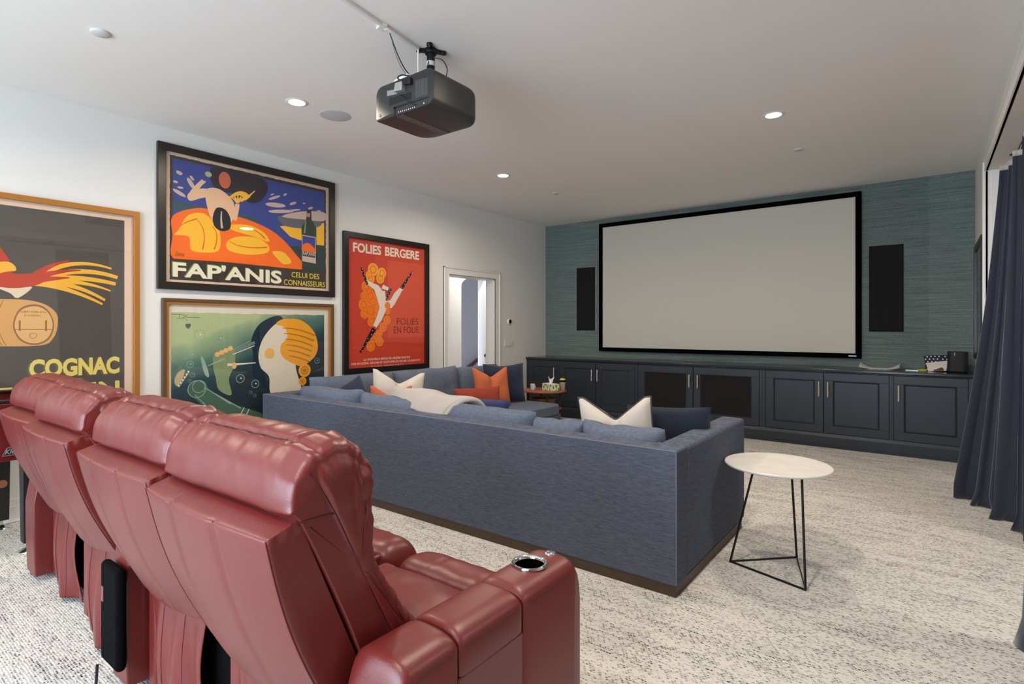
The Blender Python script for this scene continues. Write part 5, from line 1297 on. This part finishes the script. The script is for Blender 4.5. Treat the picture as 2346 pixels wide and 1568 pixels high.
# --- picture on the right wall
r = thing('framed_picture', 'black-framed picture seen edge-on on the right wall behind the curtain', 'framed picture', (XR, 6.58, 1.02))
y0, y1, z0, z1 = 6.13, 7.09, 1.03, 2.125; fw_ = .05
b = MB(); b.box(XR-.035, XR-.001, y0, y1, z0, z0+fw_); b.box(XR-.035, XR-.001, y0, y1, z1-fw_, z1); b.box(XR-.035, XR-.001, y0, y0+fw_, z0+fw_, z1-fw_); b.box(XR-.035, XR-.001, y1-fw_, y1, z0+fw_, z1-fw_); b.build('frame', mat('black_frame', (24, 20, 20)), r, bevel=.003)
b = MB(); b.box(XR-.012, XR-.006, y0+fw_-.005, y1-fw_+.005, z0+fw_-.005, z1-fw_+.005); b.build('picture_sheet', mat('muted_print', (96, 108, 100), .6, var=.5, vscale=3), r)
b = MB(); b.box(XR-.022, XR-.020, y0+fw_-.003, y1-fw_+.003, z0+fw_-.003, z1-fw_+.003); b.build('glass', GLASS, r)

# ------------------------------------------------------------------ curtains
RX = .505
r = thing('curtain_rod', 'black curtain rod with brackets under the head of the wide opening', 'curtain rod', (RX, 3.5, 2.585))
b = MB(); b.tube([(RX, 1.9, 2.575), (RX, 5.62, 2.575)], .011, 12); b.build('rod', BLACK, r, smooth=True)
for y in (2.4, 4.55, 5.5):
    b = MB(); b.tube([(RX, y, 2.575), (RX, y, RZ-.001)], .008, 8); b.lathe([(.028, RZ-.001), (.028, RZ-.006), (.01, RZ-.01)], (RX, y, 0), 16); b.build('bracket', BLACK, r, smooth=40)
b = MB(); b.tube([(RX-.035, 4.66, 2.53), (RX-.035, 4.62, 1.22)], .005, 8); b.build('pull_wand', BLACK, r, smooth=True)
def curtain(lab, top, bot, folds, at, ab, seed, zt=2.53, mid=None, puddle=.03, nu=150, nv=44):
    r = thing('curtain', lab, 'curtain', ((top[0][0]+top[1][0])/2, (top[0][1]+top[1][1])/2, 0), 'blue velvet curtains of the wide opening')
    T0, T1, B0, B1 = [Vector((*p, 0)) for p in (*top, *bot)]
    def fn(u, v):
        w_ = (1-v)**1.5
        if mid: w_ = mid(v)
        a = T0.lerp(T1, u); c = B0.lerp(B1, u); p = a.lerp(c, w_)
        d = (T1.lerp(B1, w_)-T0.lerp(B0, w_)).normalized(); n = Vector((-d.y, d.x, 0))
        amp = at+(ab-at)*(1-v)
        ph = u*folds*2*PI+.9*math.sin(u*5+seed)+.5*(1-v)*math.sin(u*9+seed*2)
        o = amp*(math.sin(ph)+.33*math.sin(2*ph+seed))*(.75+.35*math.sin(u*7+seed))
        o += .006*noise.noise(Vector((u*14, v*3, seed)))
        z = .006+(zt-.006)*v
        if v < .04: o += puddle*(.04-v)/.04*math.sin(u*11+seed)
        return tuple(p+n*o+d*amp*.35*math.sin(2*ph)+Vector((0, 0, z)))
    b = MB(); b.grid(fn, nu, nv); c = b.build('drape', VELVET, r, smooth=80, solid=.004)
    b = MB(); b.grid(lambda u, v: tuple(Vector(fn(u, 1-.001*v))+Vector((0, 0, -.035*v+.004))), nu, 2)
    b.build('heading_tape', mat('heading_tape', (186, 178, 172), .8), c, smooth=80, solid=.0062)
    for k in range(max(3, int(folds))):
        u = (k+.5)/max(3, int(folds)); p = Vector(fn(u, 1)); q = MB()
        q.tube([(p.x, p.y, zt-.01), (p.x*.5+RX*.5, p.y, zt+.02), (RX, p.y, 2.575+.012), (RX+.012, p.y, 2.575), (RX, p.y, 2.575-.013)], .0022, 6); q.build('hook', mat('hook_white', (200, 192, 190), .4), c, smooth=True)
    return r
curtain('navy velvet curtain flaring onto the rug at the far end of the wide opening', ((.475, 5.52), (.515, 4.95)), ((.210, 5.62), (.50, 5.00)), 4.6, .042, .085, 1.0)
curtain('dusty blue velvet curtain hanging straight, in front of the far flared one', ((.50, 4.86), (.52, 4.40)), ((.46, 4.98), (.56, 4.45)), 3, .040, .055, 2.3)
curtain('bright blue velvet curtain at the right edge of the picture, nearest the camera', ((.49, 3.10), (.52, 2.45)), ((.315, 3.12), (.45, 2.50)), 3, .030, .035, 4.1, mid=lambda v: 1-v**1.3)
